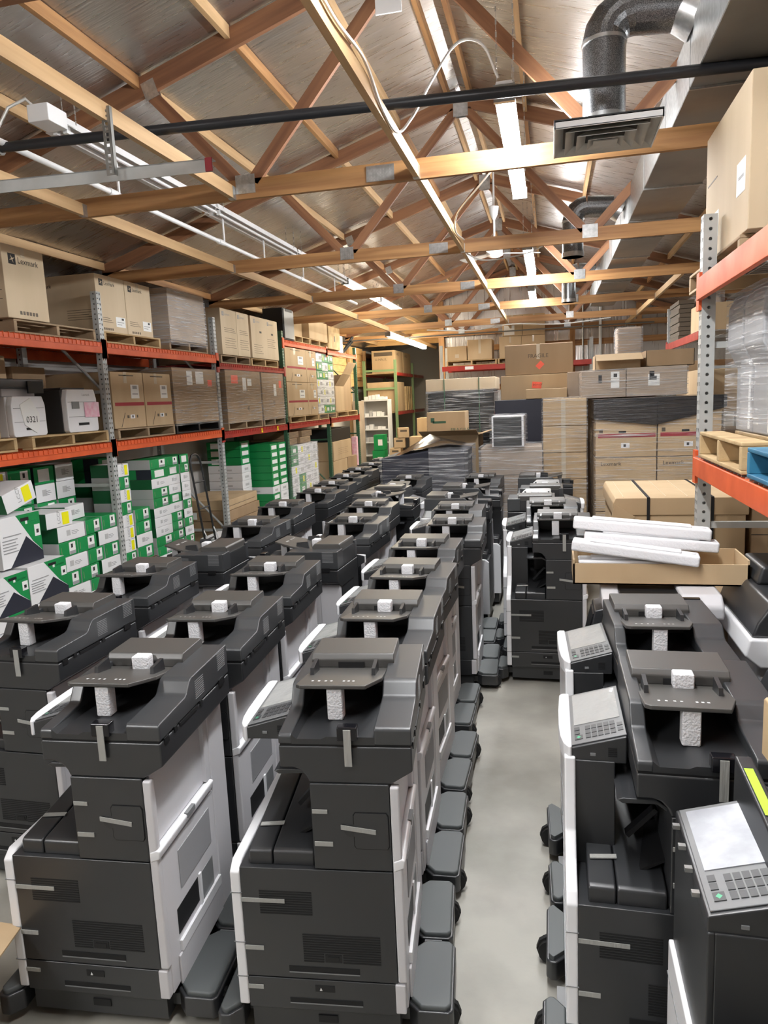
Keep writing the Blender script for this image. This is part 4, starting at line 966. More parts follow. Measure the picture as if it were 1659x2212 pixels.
def stripe_deco(asp, lab=True):
    d = [('+X', .06, .40, .98, .46, 'red_stripe', 'red_band'), ('+X', .58, .53, .84, .78, 'paper', 'shipping_label'), ('+X', .64, .70, .78, .76, 'print_grey', 'barcode', .0025), ('+X', .62, .60, .80, .62, 'print_grey', 'print_line', .0025),
         ('+X', .50, .17, .64, .24, 'white_plastic', 'handle_lock'), ('+X', .55, .185, .59, .225, 'print_black', 'handle_slot', .0025), ('+X', .40, .18, .46, .23, 'print_brown', 'icon'),
         ('+X', .70, .18, .74, .23, 'print_brown', 'icon'), ('+X', .38, .80, .48, 1.0, 'tape_clear', 'packing_tape'), ('+X', .25, .93, .7, .95, 'print_brown', 'print_line')]
    d.append(('+X', .27 - .09 / asp, .145, .27 + .09 / asp, .155, 'print_black', 'flap_cut', .0015, R_(-60)))
    return d
for k, (a, b_) in enumerate(((7.0, 7.63), (7.645, 8.26))):
    carton(['left of the two red striped cartons beside the first grey upright', 'right of the two red striped cartons beside the first grey upright'][k], 'box', (-5.5, -4.6), (a, b_), (1.815, 2.432), 'card', stripe_deco(.63), group='red striped cartons')
def wrapped(label, Y, Z, base, m='card', X=(-5.55, -4.6), pm='pallet_old', fm='film', seed=1, deco=(), grp=None):
    t = empty('wrapped_load', ((X[0] + X[1]) / 2, sum(Y) / 2, base), label=label, cat='pallet load', group=grp)
    pallet('', (X[0] - .02, X[1]), (Y[0], Y[1]), base, pm, parent=t)
    carton('', '', X, Y, (base + .122, Z[1]), m, deco, parent=t)
    film(t, X, Y, (base + .10, Z[1]), fm, seed)
    return t
wrapped('film wrapped carton with papers on a black pallet, left of the second grey upright', (8.32, 9.54), (1.80, 2.52), 1.69, 'card_dark', pm='black', fm='film', seed=5, deco=[('+X', .30, .70, .42, .95, 'paper', 'document'), ('+X', .50, .72, .68, .95, 'paper', 'document'), ('+X', .78, .68, .88, .80, 'orange_tag', 'orange_tag')])
wrapped('film wrapped carton with an orange tag right of the second grey upright', (9.84, 11.14), (1.80, 2.54), 1.655, 'card_dark', seed=6, deco=[('+X', .15, .74, .33, .90, 'orange_tag', 'orange_tag'), ('+X', .46, .60, .56, .86, 'paper', 'shipping_label'), ('+X', .6, .7, .72, .84, 'paper', 'shipping_label'), ('T', '+X', .55, .2, .1, '43', 'print_black')])
wrapped('film wrapped carton marked by hand, left of the green upright', (11.2, 12.18), (1.80, 2.53), 1.655, 'card_dark', seed=7, deco=[('+X', .78, .68, .9, .84, 'orange_tag', 'orange_tag'), ('+X', .52, .5, .64, .76, 'paper', 'shipping_label'), ('T', '+X', .45, .3, .1, '43', 'print_black')])
pallet('pallet under the block of four red striped cartons', (-5.6, -4.6), (12.45, 14.08), 1.655, 'pallet_wood')
for r_ in range(2):
    for k, (a, b_) in enumerate(((12.36, 13.5), (13.51, 14.1))):
        carton('%s %s carton of the red striped block on the far shelf' % (['lower', 'upper'][r_], ['left', 'right'][k]), 'box', (-5.5, -4.6), (a, b_), (1.78 + r_ * .62, 2.395 + r_ * .62), 'card', stripe_deco(b_ - a) + [('-Y', .5, .4, .9, .46, 'red_stripe', 'red_band')], group='red striped block')
tt = empty('wrapped_load', (-5.1, 14.75, 1.655), label='film wrapped column of small white and green cartons on the far shelf', cat='pallet load')
pallet('', (-5.6, -4.6), (14.14, 15.38), 1.655, 'pallet_wood', parent=tt)
for r_ in range(7):
    for k in range(3):
        m = 'white_box' if (r_ in (1, 2, 3) or (r_ + k) % 3 == 0) else 'green_box'; y0 = 14.18 + k * .39
        carton('', '', (-5.5, -4.62), (y0, y0 + .385), (1.78 + r_ * .175, 1.95 + r_ * .175), m, [('+X', .15, .2, .3, .8, 'yellow' if (r_ + k) % 2 else 'paper', 'sticker'), ('+X', .5, .3, .85, .7, 'paper' if m != 'white_box' else 'print_grey', 'sticker')], parent=tt)
film(tt, (-5.5, -4.62), (14.18, 15.35), (1.7, 3.01), 'film', 9)
pallet('pallet under the opened brown boxes on the far shelf', (-5.6, -4.6), (15.45, 17.15), 1.665, 'pallet_wood')
def open_box(label, X, Y, Z, m='card', flaps=('+X',), rz=0.0, t=.006, group=None, ang=50, cat='box'):
    dx, dy, dz = X[1] - X[0], Y[1] - Y[0], Z[1] - Z[0]
    r = empty('open_carton', ((X[0] + X[1]) / 2, (Y[0] + Y[1]) / 2, Z[0]), rz, label, cat, group)
    b = MB(); b.box(-dx / 2, dx / 2, -dy / 2, dy / 2, 0, t); b.box(-dx / 2, -dx / 2 + t, -dy / 2, dy / 2, 0, dz); b.box(dx / 2 - t, dx / 2, -dy / 2, dy / 2, 0, dz)
    b.box(-dx / 2, dx / 2, -dy / 2, -dy / 2 + t, 0, dz); b.box(-dx / 2, dx / 2, dy / 2 - t, dy / 2, 0, dz); b.local('carton_body', m, r, smooth=False)
    L = min(dx, dy) * .45
    for f in flaps:
        a = R_(ang); c_, s_ = math.cos(a) * L, math.sin(a) * L
        if f == '+X': P = [(dx / 2, -dy / 2, dz), (dx / 2, dy / 2, dz), (dx / 2 + c_, dy / 2, dz + s_), (dx / 2 + c_, -dy / 2, dz + s_)]
        elif f == '-X': P = [(-dx / 2, -dy / 2, dz), (-dx / 2, dy / 2, dz), (-dx / 2 - c_, dy / 2, dz + s_), (-dx / 2 - c_, -dy / 2, dz + s_)]
        elif f == '-Y': P = [(-dx / 2, -dy / 2, dz), (dx / 2, -dy / 2, dz), (dx / 2, -dy / 2 - c_, dz + s_), (-dx / 2, -dy / 2 - c_, dz + s_)]
        else: P = [(-dx / 2, dy / 2, dz), (dx / 2, dy / 2, dz), (dx / 2, dy / 2 + c_, dz + s_), (-dx / 2, dy / 2 + c_, dz + s_)]
        MB().hexa([Vector(p) for p in P] + [Vector(p) + Vector((0, 0, t)) for p in P]).local('flap', m, r, smooth=False)
    return r
open_box('tall opened brown box with raised flap on the far shelf', (-5.4, -4.7), (16.3, 17.0), (1.79, 2.62), 'card_dark', ('+X',), ang=60)
open_box('shorter opened brown box with raised flap on the far shelf', (-5.4, -4.65), (15.5, 16.2), (1.79, 2.35), 'card', ('+X',), ang=55)

# ------------------------------------------------------------------ toner cartons under the left rack
NT = {'g': 'green', 'w': 'white', 'y': 'yellow-labelled white', 'k': 'green-black'}
def toner(kind, X1, Y, Z, depth, label, rz=0.0, group='toner cartons', small=False):
    h = Z[1] - Z[0]; w = Y[1] - Y[0]
    base = {'g': 'green_box', 'w': 'white_box', 'y': 'white_box', 'k': 'green_box'}[kind]
    if kind == 'g':
        d = [('-Y', .0, .0, 1, 1, 'grey_box', 'side_print'), ('+X', .52, .10, .86, .90, 'paper', 'product_label'), ('+X', .62, .52, .72, .78, 'print_black', 'barcode', .0025), ('+X', .53, .11, .85, .32, 'print_grey', 'label_band', .0025)]
        if not small: d.append(('+X', .10, .25, .125, .70, 'rack_pale_green', 'print_line'))
    elif kind == 'w':
        d = [('-Y', .0, .0, 1, 1, 'dkgreen_box', 'side_print'), ('+X', .32, .34, .32 + .36 * h / w, .70, 'grey_box', 'recycling_mark'), ('+X', .50, .56, .72, .60, 'print_grey', 'print_line'), ('+X', .50, .46, .76, .50, 'print_grey', 'print_line'), ('+X', .50, .36, .68, .40, 'print_grey', 'print_line')]
    elif kind == 'y':
        d = [('-Y', .0, .0, 1, 1, 'dkgreen_box', 'side_print'), ('+X', .60, .12, .86, .90, 'yellow', 'yellow_label')] + ([('T', '+X', .52, .22, h * .36, 'LCCP', 'print_grey', 'lettering', True)] if not small else [])
    else:
        d = [('-Y', .45, .0, 1, 1, 'navy', 'side_print'), ('+X', .2, .15, .75, .85, 'paper', 'product_label')]
    return carton(label, 'box', (X1 - depth, X1), Y, Z, base, d, group, rz, name='toner_carton')
H = .1535
ST = 'stack left of the first grey upright'
LAY = [[('g', 5.90, 6.19), ('g', 6.20, 6.50), ('w', 6.54, 6.885)], [('w', 5.92, 6.325), ('g', 6.335, 6.605), ('g', 6.615, 6.885)]]
for k in range(6):
    for c_, (kd, a, b_) in enumerate(LAY[k % 2]):
        toner(kd, -4.62, (a, b_), (.004 + k * H, .004 + (k + 1) * H - .003), .42, '%s toner carton, %s layer up, %s from left, left of first upright' % (NT[kd], ORD[k + 1], ORD[c_ + 1]), random.uniform(-.03, .03) if k else 0)
toner('y', -4.62, (5.79, 6.15), (.926, 1.078), .36, 'white toner carton with yellow label lying on the stack left of the first upright', R_(-3))
toner('w', -4.78, (6.22, 6.58), (.926, 1.075), .36, 'white toner carton with grey print on top, left of the first grey upright', R_(6))
# large printed cartons at the very left
def big_toner(label, X1, Y, Z, rz=0.0):
    w = Y[1] - Y[0]; h = Z[1] - Z[0]
    o = carton(label, 'box', (X1 - .45, X1), Y, Z, 'white_box', [('-Y', 0, 0, 1, 1, 'grey_box', 'side_print'), ('+X', .52, .86, .72, .93, 'black', 'hand_hole', .004), ('+X', .08, .62, .5, .64, 'print_grey', 'print_line', .004)] + [('+X', .05, .30 + k * .06, .40 - (k % 2) * .05, .32 + k * .06, 'print_grey', 'print_line', .004) for k in range(5)] + [('T', '+X', .70, .80, .034, 'Lexmark', 'paper'), ('+X', .63, .795, .68, .86, 'paper', 'emblem', .004), ('+X', .84, .50, .98, .74, 'paper', 'product_label', .004), ('+X', .88, .56, .94, .64, 'print_black', 'barcode', .005)], 'large printed cartons', rz, 'toner_carton')
    t = .002; x = .225
    def tri(pts, m, nm): MB().add([(x + t, (p[0] - .5) * w, p[1] * h) for p in pts] + [(x - t, (p[0] - .5) * w, p[1] * h) for p in pts], [tuple(range(len(pts))), tuple(range(2 * len(pts) - 1, len(pts) - 1, -1))] + [(i, (i + 1) % len(pts), (i + 1) % len(pts) + len(pts), i + len(pts)) for i in range(len(pts))]).local(nm, m, o, smooth=False)
    tri([(.42, 1.0), (1, 1.0), (1, .18), (.78, .42)], 'green_box', 'green_field')
    tri([(.18, 0), (.62, .55), (1.0, .17), (1.0, 0)], 'navy', 'black_field')
    return o
for lab, X1, Y, Z in (('large green, white and black carton behind the leftmost printer, lower left', -4.48, (4.80, 5.28), (.335, .668)), ('large green, white and black carton, lower right of the leftmost group', -4.48, (5.29, 5.80), (.335, .685))):
    big_toner(lab, X1, Y, Z)
for lab, Y in (('bottom green, white and black carton hidden behind the leftmost printer', (4.80, 5.28)), ('bottom green, white and black carton behind the nearest left printer', (5.29, 5.80))):
    big_toner(lab, -4.48, Y, (.004, .333))
big_toner('large green, white and black carton on top of the leftmost group', -4.60, (5.15, 5.66), (.69, 1.135))
o = toner('y', -4.62, (5.29, 5.69), (1.16, 1.335), .36, 'tilted white toner carton with yellow label at the left edge', R_(0))
o.matrix_basis = Matrix.Translation((-4.80, 5.49, 1.205)) @ Matrix.Rotation(R_(14), 4, 'X')
BKS = [(5.5, 5.85, 'yggggg'), (5.88, 6.2, 'gggggg'), (6.5, 6.86, 'gggkk'), (6.22, 6.48, 'ggkkg')]
b0 = {0: .62, 1: .62, 2: .62, 3: .62}
for c_, (a, b_, s_) in enumerate(((5.55, 5.88, 'gggy'), (5.9, 6.22, 'gggg'), (6.25, 6.56, 'ggwk'), (6.58, 6.88, 'ggww'))):
    for k, kd in enumerate('gggg' + s_):
        toner(kd, -5.09, (a, b_), (.004 + k * .185, .004 + (k + 1) * .185 - .003), .42, '%s toner carton, %s up, %s rear column left of the first upright' % (NT[kd], ORD[k + 1], ORD[c_ + 1]), random.uniform(-.02, .02), 'rear row of toner cartons')
# between the first and second grey uprights
COLS = [('column touching the first upright', -4.63, 7.005, 7.225, 'gggyyygygy', .1425, .34), ('low front column right of the first upright', -4.62, 7.235, 7.57, 'gggwgg', .1475, .36),
        ('tall column behind the low front one', -5.02, 7.24, 7.60, 'gggggggwkk', .148, .36),
        ('second tall column right of it', -4.64, 7.68, 8.08, 'kwggwwwggwkg', .118, .36), ('column just left of the hand truck', -4.66, 8.10, 8.40, 'ggggggwkwwkg', .118, .36),
        ('column behind the hand truck', -4.66, 8.42, 8.66, 'wggwgwgwwwgk', .118, .36)]
for nm, X1, a, b_, s_, hh, dp in COLS:
    for k, kd in enumerate(s_):
        jit = random.uniform(-.03, .03); 
        toner(kd, X1, (a + .004, b_ - .004), (.004 + k * hh, .004 + (k + 1) * hh - .002), dp, '%s toner carton, %s up, %s' % (NT[kd], ORD[k + 1], nm), jit * .6, 'toner cartons between the grey uprights')
# right of the second grey upright
COLS2 = [('left column behind the flat cartons', -4.95, 10.95, 11.32, 'wwwwwwwwggk', .13, .60), ('front green column', -4.64, 11.48, 11.81, 'wwggwgggggg', .122, .80), ('right green column beside the green upright', -4.64, 11.84, 12.22, 'wwwwwgggggg', .122, .80)]
for nm, X1, a, b_, s_, hh, dp in COLS2:
    for k, kd in enumerate(s_):
        d = [('-Y', .12, .15, .38, .85, 'paper', 'product_label'), ('+X', .15, .2, .85, .75, 'paper', 'product_label')] if kd != 'w' else [('-Y', .3, .3, .7, .5, 'grey_box', 'print_line'), ('+X', .3, .3, .7, .6, 'grey_box', 'recycling_mark')]
        carton('%s toner carton, %s up, %s' % (NT[kd], ORD[k + 1], nm), 'box', (X1 - dp, X1), (a + .003, b_ - .003), (.004 + k * hh, .004 + (k + 1) * hh - .002), 'white_box' if kd == 'w' else 'green_box', d, 'toner cartons right of the second upright', random.uniform(-.012, .012), 'toner_carton')
for k in range(4):
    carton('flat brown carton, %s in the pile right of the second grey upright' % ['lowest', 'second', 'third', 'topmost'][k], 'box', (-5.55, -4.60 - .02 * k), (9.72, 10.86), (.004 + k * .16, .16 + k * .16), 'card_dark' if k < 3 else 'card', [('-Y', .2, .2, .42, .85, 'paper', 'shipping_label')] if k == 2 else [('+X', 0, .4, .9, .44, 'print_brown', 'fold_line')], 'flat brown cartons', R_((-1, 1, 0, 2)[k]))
sw = empty('wrapped_load', (-5.1, 13.2, 0.0), label='film wrapped pallet of white and green cartons left of the thin green upright', cat='pallet load')
pallet('', (-5.55, -4.6), (12.4, 13.95), .0, 'pallet_old', parent=sw)
for r_ in range(6):
    for k in range(4):
        m = 'green_box' if (r_ * 2 + k) % 5 in (0, 3) and k < 2 else 'white_box'
        carton('', '', (-5.5, -4.62), (12.4 + k * .385, 12.78 + k * .385), (.124 + r_ * .186, .306 + r_ * .186), m, [('+X', .5, .2, .72, .8, 'yellow', 'sticker')] if (r_ + k) % 3 == 0 else [('+X', .3, .3, .7, .7, 'paper' if m == 'green_box' else 'grey_box', 'sticker')], parent=sw)
film(sw, (-5.5, -4.62), (12.4, 13.94), (.1, 1.24), 'film_thick', 12)
for k in range(4):
    carton('bundle of flattened brown cardboard, %s on the film wrapped pallet' % ORD[k + 1], 'cardboard', (-5.4, -4.72 + .04 * (k % 2)), (12.45 + .05 * k + (k % 2) * .62, 13.05 + .05 * k + (k % 2) * .62), (1.25 + (k // 2) * .12, 1.365 + (k // 2) * .12), 'card_dark', [('+X', 0, .1 + q * .2, 1, .16 + q * .2, 'print_brown', 'sheet_edge') for q in range(4)], 'flattened cardboard bundles', name='cardboard_bundle')
carton('lower brown carton under the far rack bay', 'box', (-5.4, -4.62), (15.0, 16.1), (.004, .72), 'card'); carton('upper brown carton under the far rack bay', 'box', (-5.4, -4.62), (15.05, 16.5), (.724, 1.14), 'card', lines('+X', .25, .3, .8, 4, .1))
carton('right brown carton beside the lower one under the far rack bay', 'box', (-5.3, -4.62), (16.15, 16.95), (.004, .72), 'card_dark'); carton('dark flat bundle on the upper brown carton under the far rack bay', 'cardboard', (-5.4, -4.66), (15.1, 16.6), (1.144, 1.42), 'black', name='cardboard_bundle')
carton('pink board leaning at the end of the left rack', 'board', (-4.75, -4.62), (17.0, 17.12), (.004, 1.15), 'pink_note', name='board')
# hand truck
ht = empty('hand_truck', (-4.42, 8.35, 0), label='black two wheeled hand truck leaning at the toner cartons', cat='hand truck')
def hp(y, z): return (-4.22 - .12 * z, y, z)
for y in (8.17, 8.45):
    MB().tube([hp(y, .12), hp(y, 1.25)], .014, 8).obj('rail', 'black', ht)
MB().tube(catmull([hp(8.17, 1.25), hp(8.19, 1.36), hp(8.25, 1.42), hp(8.37, 1.42), hp(8.43, 1.36), hp(8.45, 1.25)], 5), .014, 8).obj('handle_hoop', 'black', ht)
for z in (.35, .75, 1.08): MB().tube([hp(8.17, z), hp(8.45, z)], .011, 6).obj('cross_bar', 'black', ht)
MB().box(-4.50, -4.24, 8.13, 8.49, .01, .02).obj('toe_plate', 'steel', ht)
for y in (8.06, 8.54):
    MB().tube([(-4.12, y - .03, .13), (-4.12, y + .03, .13)], .13, 18).obj('wheel', 'rubber', ht, .012)
    MB().tube([(-4.12, y - .035, .13), (-4.12, y + .035, .13)], .065, 14).obj('wheel_hub', 'white_enamel', ht)
    MB().tube([(-4.12, y * .5 + 8.3 * .5, .13), hp(8.17 if y < 8.3 else 8.45, .5)], .009, 6).obj('strut', 'galv', ht)
MB().tube([(-4.12, 8.05, .13), (-4.12, 8.55, .13)], .012, 6).obj('axle', 'steel', ht)
big_toner('green and white carton lying on the floor behind the hand truck wheel', -4.18, (8.75, 9.3), (.004, .26))

# ------------------------------------------------------------------ right rack loads
def rpallet(label, X, Y, z, m): return pallet(label, X, Y, z, m)
pallet('pallet overhanging the top right shelf, under the tall logo carton', (.885, 1.76), (3.9, 5.2), 2.585, 'pallet_old')
carton('tall pale logo carton high on the right rack, nearest the camera', 'box', (.895, 1.6), (3.80, 4.77), (2.708, 3.40), 'card_pale', [('-X', .76, .28, .93, .50, 'paper', 'shipping_label'), ('-X', .80, .38, .9, .40, 'print_grey', 'print_line', .0025), ('-X', .22, .14, .36, .34, 'paper', 'document'), ('-X', .05, .6, .3, .61, 'print_brown', 'scuff'), ('-Y', .16, .70, .34, .90, 'print_black', 'emblem'), ('S', '-Y', .25, .80, .055), ('T', '-Y', .40, .70, .085, 'Lexmark', 'print_black')])
pallet('short stacked pallet at the right frame edge of the top right shelf', (1.0, 1.9), (2.35, 3.7), 2.585, 'pallet_wood'); pallet('second pallet stacked at the right frame edge of the top right shelf', (1.0, 1.9), (2.35, 3.7), 2.71, 'pallet_wood')
pallet('pale wooden pallet on the lower right shelf beside the blue one', (.77, 1.75), (3.25, 4.13), 1.625, 'pallet_wood', h=.135)
bp2 = pallet('blue painted pallet at the right frame edge of the lower right shelf', (.77, 1.75), (2.2, 3.16), 1.625, 'blue_paint')
wm = []
for k, (a, b_) in enumerate(((3.84, 4.15), (3.50, 3.82))):
    t = empty('wrapped_machine', (1.2, (a + b_) / 2, 1.762), label=['left silver machine part wrapped in film on the lower right shelf', 'right silver machine part wrapped in film on the lower right shelf'][k], cat='machine', group='film wrapped machine parts')
    MB().prism([(.95, 1.763), (1.45, 1.763), (1.45, 2.44), (.93, 2.44), (.90, 2.38), (.90, 2.18), (.95, 2.08)], 'y', a, b_).obj('casing', 'print_grey', t, .01)
    MB().box(.985, 1.40, a - .004, a, 2.12, 2.43).obj('black_side', 'black', t); MB().box(.945, .95, a + .03, a + .05, 1.78, 2.06).obj('edge_strip', 'white_enamel', t)
    film(t, (.90, 1.45), (a, b_), (1.763, 2.44), 'film', 20 + k, .008)
tag(MB().box(.93, 1.4, 3.12, 3.46, 1.755, 2.36).obj('toner_carton', 'white_box', None, .005), 'white and green carton cut by the right edge on the lower right shelf', 'box')
carton('brown carton high behind the wrapped machine parts', 'box', (1.47, 1.78), (3.0, 4.25), (1.765, 2.42), 'card')
# strapped carton on the floor behind the right upright
sc2 = empty('strapped_carton', (.79, 5.27, 0), label='large brown carton with black straps behind the right upright', cat='box')
MB().box(.40, 1.18, 4.82, 5.72, .005, 1.215).obj('carton_body', 'card', sc2, .006, 1)
MB().prism([(.385, 1.195), (1.195, 1.195), (1.195, 1.275), (1.18, 1.31), (.40, 1.31), (.385, 1.275)], 'y', 4.805, 5.735).obj('carton_lid', 'card', sc2, .006, 1)
for x in (.60, .98):
    MB().box(x - .009, x + .009, 4.799, 5.741, 1.306, 1.314).obj('strap', 'black', sc2); MB().box(x - .009, x + .009, 4.797, 4.803, .005, 1.31).obj('strap', 'black', sc2)
MB().box(.70, .79, 4.812, 4.818, 1.045, 1.10).obj('handle_lock', 'white_plastic', sc2, .008); MB().box(.73, .765, 4.809, 4.814, 1.06, 1.085).obj('handle_slot', 'black', sc2)
for k in range(6): MB().box(.45 + k * .13, .455 + k * .13, 4.85, 5.70, 1.3105, 1.3125).obj('lid_crease', 'card_pale', sc2)
MB().prism([(.36, 1.13), (.40, 1.10), (.52, 1.19), (.395, 1.27)], 'y', 4.79, 4.80).obj('torn_flap', 'card', sc2)
carton('second large brown carton right of the strapped one, under the right rack', 'box', (1.22, 1.75), (4.85, 5.7), (.004, 1.29), 'card_dark', [('-Y', 0, .82, 1, .825, 'print_brown', 'fold_line')])
carton('plain brown carton standing behind the white printer', 'box', (.56, .92), (3.52, 4.2), (.004, 1.02), 'card')
# white printer carrying the cardboard tray
wp = empty('office_printer', (.45, 3.3, 0), label='white office printer carrying the cardboard tray of foam', cat='printer')
MB().box(.23, .70, 3.24, 3.50, .06, 1.0).obj('body', 'white_plastic', wp, .012)
MB().prism([(3.22, 1.0), (3.22, 1.06), (3.27, 1.10), (3.50, 1.105), (3.50, 1.0)], 'x', .55, .72).obj('feeder_side', 'grey_plastic', wp, .015); MB().prism([(3.22, 1.0), (3.22, 1.04), (3.5, 1.1), (3.5, 1.0)], 'x', .22, .30).obj('feeder_side', 'grey_plastic', wp, .01)
MB().box(.30, .55, 3.26, 3.50, 1.0, 1.085).obj('feeder_recess', 'black', wp); MB().box(.34, .62, 3.225, 3.25, 1.085, 1.095).obj('feeder_bar', 'black_gloss', wp)
MB().hexa([(.155, 3.26, .86), (.20, 3.26, .86), (.20, 3.46, .86), (.155, 3.46, .86), (.185, 3.26, 1.02), (.225, 3.26, 1.03), (.225, 3.46, 1.03), (.185, 3.46, 1.02)]).obj('control_panel', 'charcoal', wp, .006)
MB().hexa([(.151, 3.28, .89), (.156, 3.28, .89), (.156, 3.44, .89), (.151, 3.44, .89), (.177, 3.28, 1.0), (.182, 3.28, 1.0), (.182, 3.44, 1.0), (.177, 3.44, 1.0)]).obj('screen', 'black_gloss', wp)
for x in (.26, .66): MB().box(x - .03, x + .03, 3.28, 3.46, 0, .06).obj('caster', 'rubber', wp)
ctr = empty('cardboard_tray', (.47, 3.42, 1.106), R_(0), 'long shallow open cardboard tray holding white foam, right of the aisle', 'box')
tx0, tx1, ty0, ty1, tz0, tz1 = .095, .855, 3.40, 3.66, 1.107, 1.225
b = MB(); b.box(tx0, tx1, ty0, ty1, tz0, tz0 + .006); b.box(tx0, tx1, ty0, ty0 + .008, tz0, tz1 - .02); b.box(tx0, tx1, ty1 - .008, ty1, tz0, tz1); b.box(tx0, tx0 + .008, ty0, ty1, tz0, tz1); b.box(tx1 - .008, tx1, ty0, ty1, tz0, tz1)
b.obj('tray_body', 'card', ctr, smooth=False)
def foam_bar(label, c, L, w, h, rz, ry, notch=True, rx=0):
    M = Matrix.Translation(c) @ Matrix.Rotation(rz, 4, 'Z') @ Matrix.Rotation(ry, 4, 'Y') @ Matrix.Rotation(rx, 4, 'X')
    b = MB(); b.box(-L / 2, L / 2, -w / 2, w / 2, -h / 2, h / 2)
    o = bpy.data.objects.new('foam_bar', b.mesh('foam_bar', 'styrofoam', .012, 3)); C.objects.link(o); o.matrix_basis = M
    tag(o, label, 'foam', 'white packing foam bars')
    q = MB().box(-L * .36, L * .36, -w * .28, w * .28, h / 2 - .001, h / 2 + .010).mesh('raised_pad', 'styrofoam', .006, 2); inst('raised_pad', q, o)
    q = MB().tube([(L * .44, 0, h / 2 - .001), (L * .44, 0, h / 2 + .004)], w * .16, 14).mesh('round_boss', 'styrofoam'); inst('round_boss', q, o)
    return o
foam_bar('front white foam bar sloping across the cardboard tray', (.37, 3.44, 1.255), .56, .10, .05, R_(-6), R_(6.5))
foam_bar('middle white foam bar in the cardboard tray', (.45, 3.54, 1.285), .60, .09, .05, R_(-2), R_(4.5))
foam_bar('topmost white foam bar over the cardboard tray', (.41, 3.56, 1.345), .62, .10, .05, R_(-3), R_(5))
foam_bar('white foam piece lying flat inside the cardboard tray', (.33, 3.48, 1.205), .42, .12, .02, R_(0), R_(0))
foam_bar('thin white foam bar behind the topmost one', (.50, 3.62, 1.325), .36, .07, .04, R_(-8), R_(3))
# things cut by the right edge
rp = empty('office_printer', (1.05, 3.25, 0), label='black and white printer cut by the right edge under the rack', cat='printer')
MB().box(.80, 1.4, 3.02, 3.58, .05, .92).obj('body', 'white_plastic', rp, .015); MB().prism([(.74, .93), (.80, .88), (1.4, .88), (1.4, 1.0), (.76, 1.0)], 'y', 2.98, 3.60).obj('scanner_rim', 'white_plastic', rp, .01)
MB().prism([(.77, 1.0), (1.4, 1.0), (1.4, 1.14), (.84, 1.14), (.79, 1.06)], 'y', 3.0, 3.60).obj('scanner_lid', 'charcoal', rp, .012); MB().prism([(.86, 1.14), (1.4, 1.14), (1.4, 1.22), (.88, 1.22)], 'y', 3.3, 3.6).obj('feeder', 'charcoal_dark', rp, .015)
for y in (3.1, 3.2): MB().box(.95, .99, y, y + .04, 1.14, 1.20).obj('paper_guide', 'black', rp, .006)
dkp = empty('desk_printer', (.92, 2.66, 0), label='low black printer standing right of the row under the rack', cat='printer')
MB().prism([(.74, .005), (.74, .82), (.79, .93), (1.1, .97), (1.3, .97), (1.3, .005)], 'y', 2.42, 2.86).obj('body', 'charcoal_dark', dkp, .012)
MB().hexa([(.86, 2.52, .952), (1.2, 2.52, .972), (1.2, 2.7, .972), (.86, 2.7, .952), (.86, 2.52, .966), (1.2, 2.52, .982), (1.2, 2.7, .982), (.86, 2.7, .966)]).obj('output_tray', 'black', dkp); MB().hexa([(.76, 2.46, .87), (.78, 2.46, .912), (.78, 2.6, .912), (.76, 2.6, .87), (.755, 2.46, .875), (.775, 2.46, .918), (.775, 2.6, .918), (.755, 2.6, .875)]).obj('side_hatch', 'charcoal', dkp)
carton('black game box with yellow lettering at the right edge', 'box', (.72, .98), (2.06, 2.37), (.86, 1.06), 'black', [('T', '-Y', .2, .3, .04, 'BUNDLE', 'yellow'), ('-X', .3, .2, .6, .5, 'paper', 'product_label')])
carton('stack of dark crates carrying the black game box', 'crate', (.70, 1.0), (2.04, 2.38), (.004, .858), 'charcoal_dark', [('-X', .1, .3 * k + .26, .9, .3 * k + .27, 'slot', 'crate_gap') for k in range(3)], name='crate')
carton('small brown carton on the bare printer at the right edge', 'box', (.495, .80), (1.62, 1.80), (1.112, 1.26), 'card', (), None, R_(4))
ob = open_box('opened brown carton in the bottom left corner', (-2.15, -1.80), (1.46, 1.74), (.004, .36), 'card', ('+X', '-Y'), R_(12), ang=-10)

# ------------------------------------------------------------------ wrapped pallets at the far end of the aisle
def lot(label, X, Y, base=0.0, cat='pallet load', pm='pallet_old', pal=True):
    t = empty('wrapped_load', (sum(X) / 2, sum(Y) / 2, base), label=label, cat=cat)
    if pal: pallet('', X, Y, base, pm, parent=t)
    return t
t = lot('film wrapped block of red striped cartons with a black film top, right of the aisle', (.46, 1.72), (8.0, 9.0))
for r_ in range(3):
    for k in range(2):
        carton('', '', (.46 + k * .625, 1.075 + k * .625), (8.0, 8.98), (.124 + r_ * .583, .70 + r_ * .583), 'card', ([('-Y', .04, .36, .98, .43, 'red_stripe', 'red_band'), ('-Y', .42, .17, .56, .26, 'white_plastic', 'handle_lock'), ('-Y', .46, .19, .50, .24, 'print_black', 'handle_slot', .0025), ('-Y', .38, .44, .5, .48, 'black', 'hand_hole'), ('-Y', .06, .45, .12, .52, 'print_brown', 'icon')] if r_ == 2 else [('T', '-Y', .08, .86, .06, 'Lexmark', 'print_black')]), parent=t)
film(t, (.46, 1.72), (8.0, 8.98), (.1, 1.875), 'film', 31)
MB().prism([(.44, 1.70), (1.05, 1.62), (1.74, 1.78), (1.74, 1.905), (.44, 1.905)], 'y', 7.972, 9.0).obj('black_film_cap', 'film_black', t)
t = lot('film wrapped long cartons with hand holes and shipping labels on top of the striped block', (.34, 1.48), (8.55, 9.4), 1.915, pal=False)
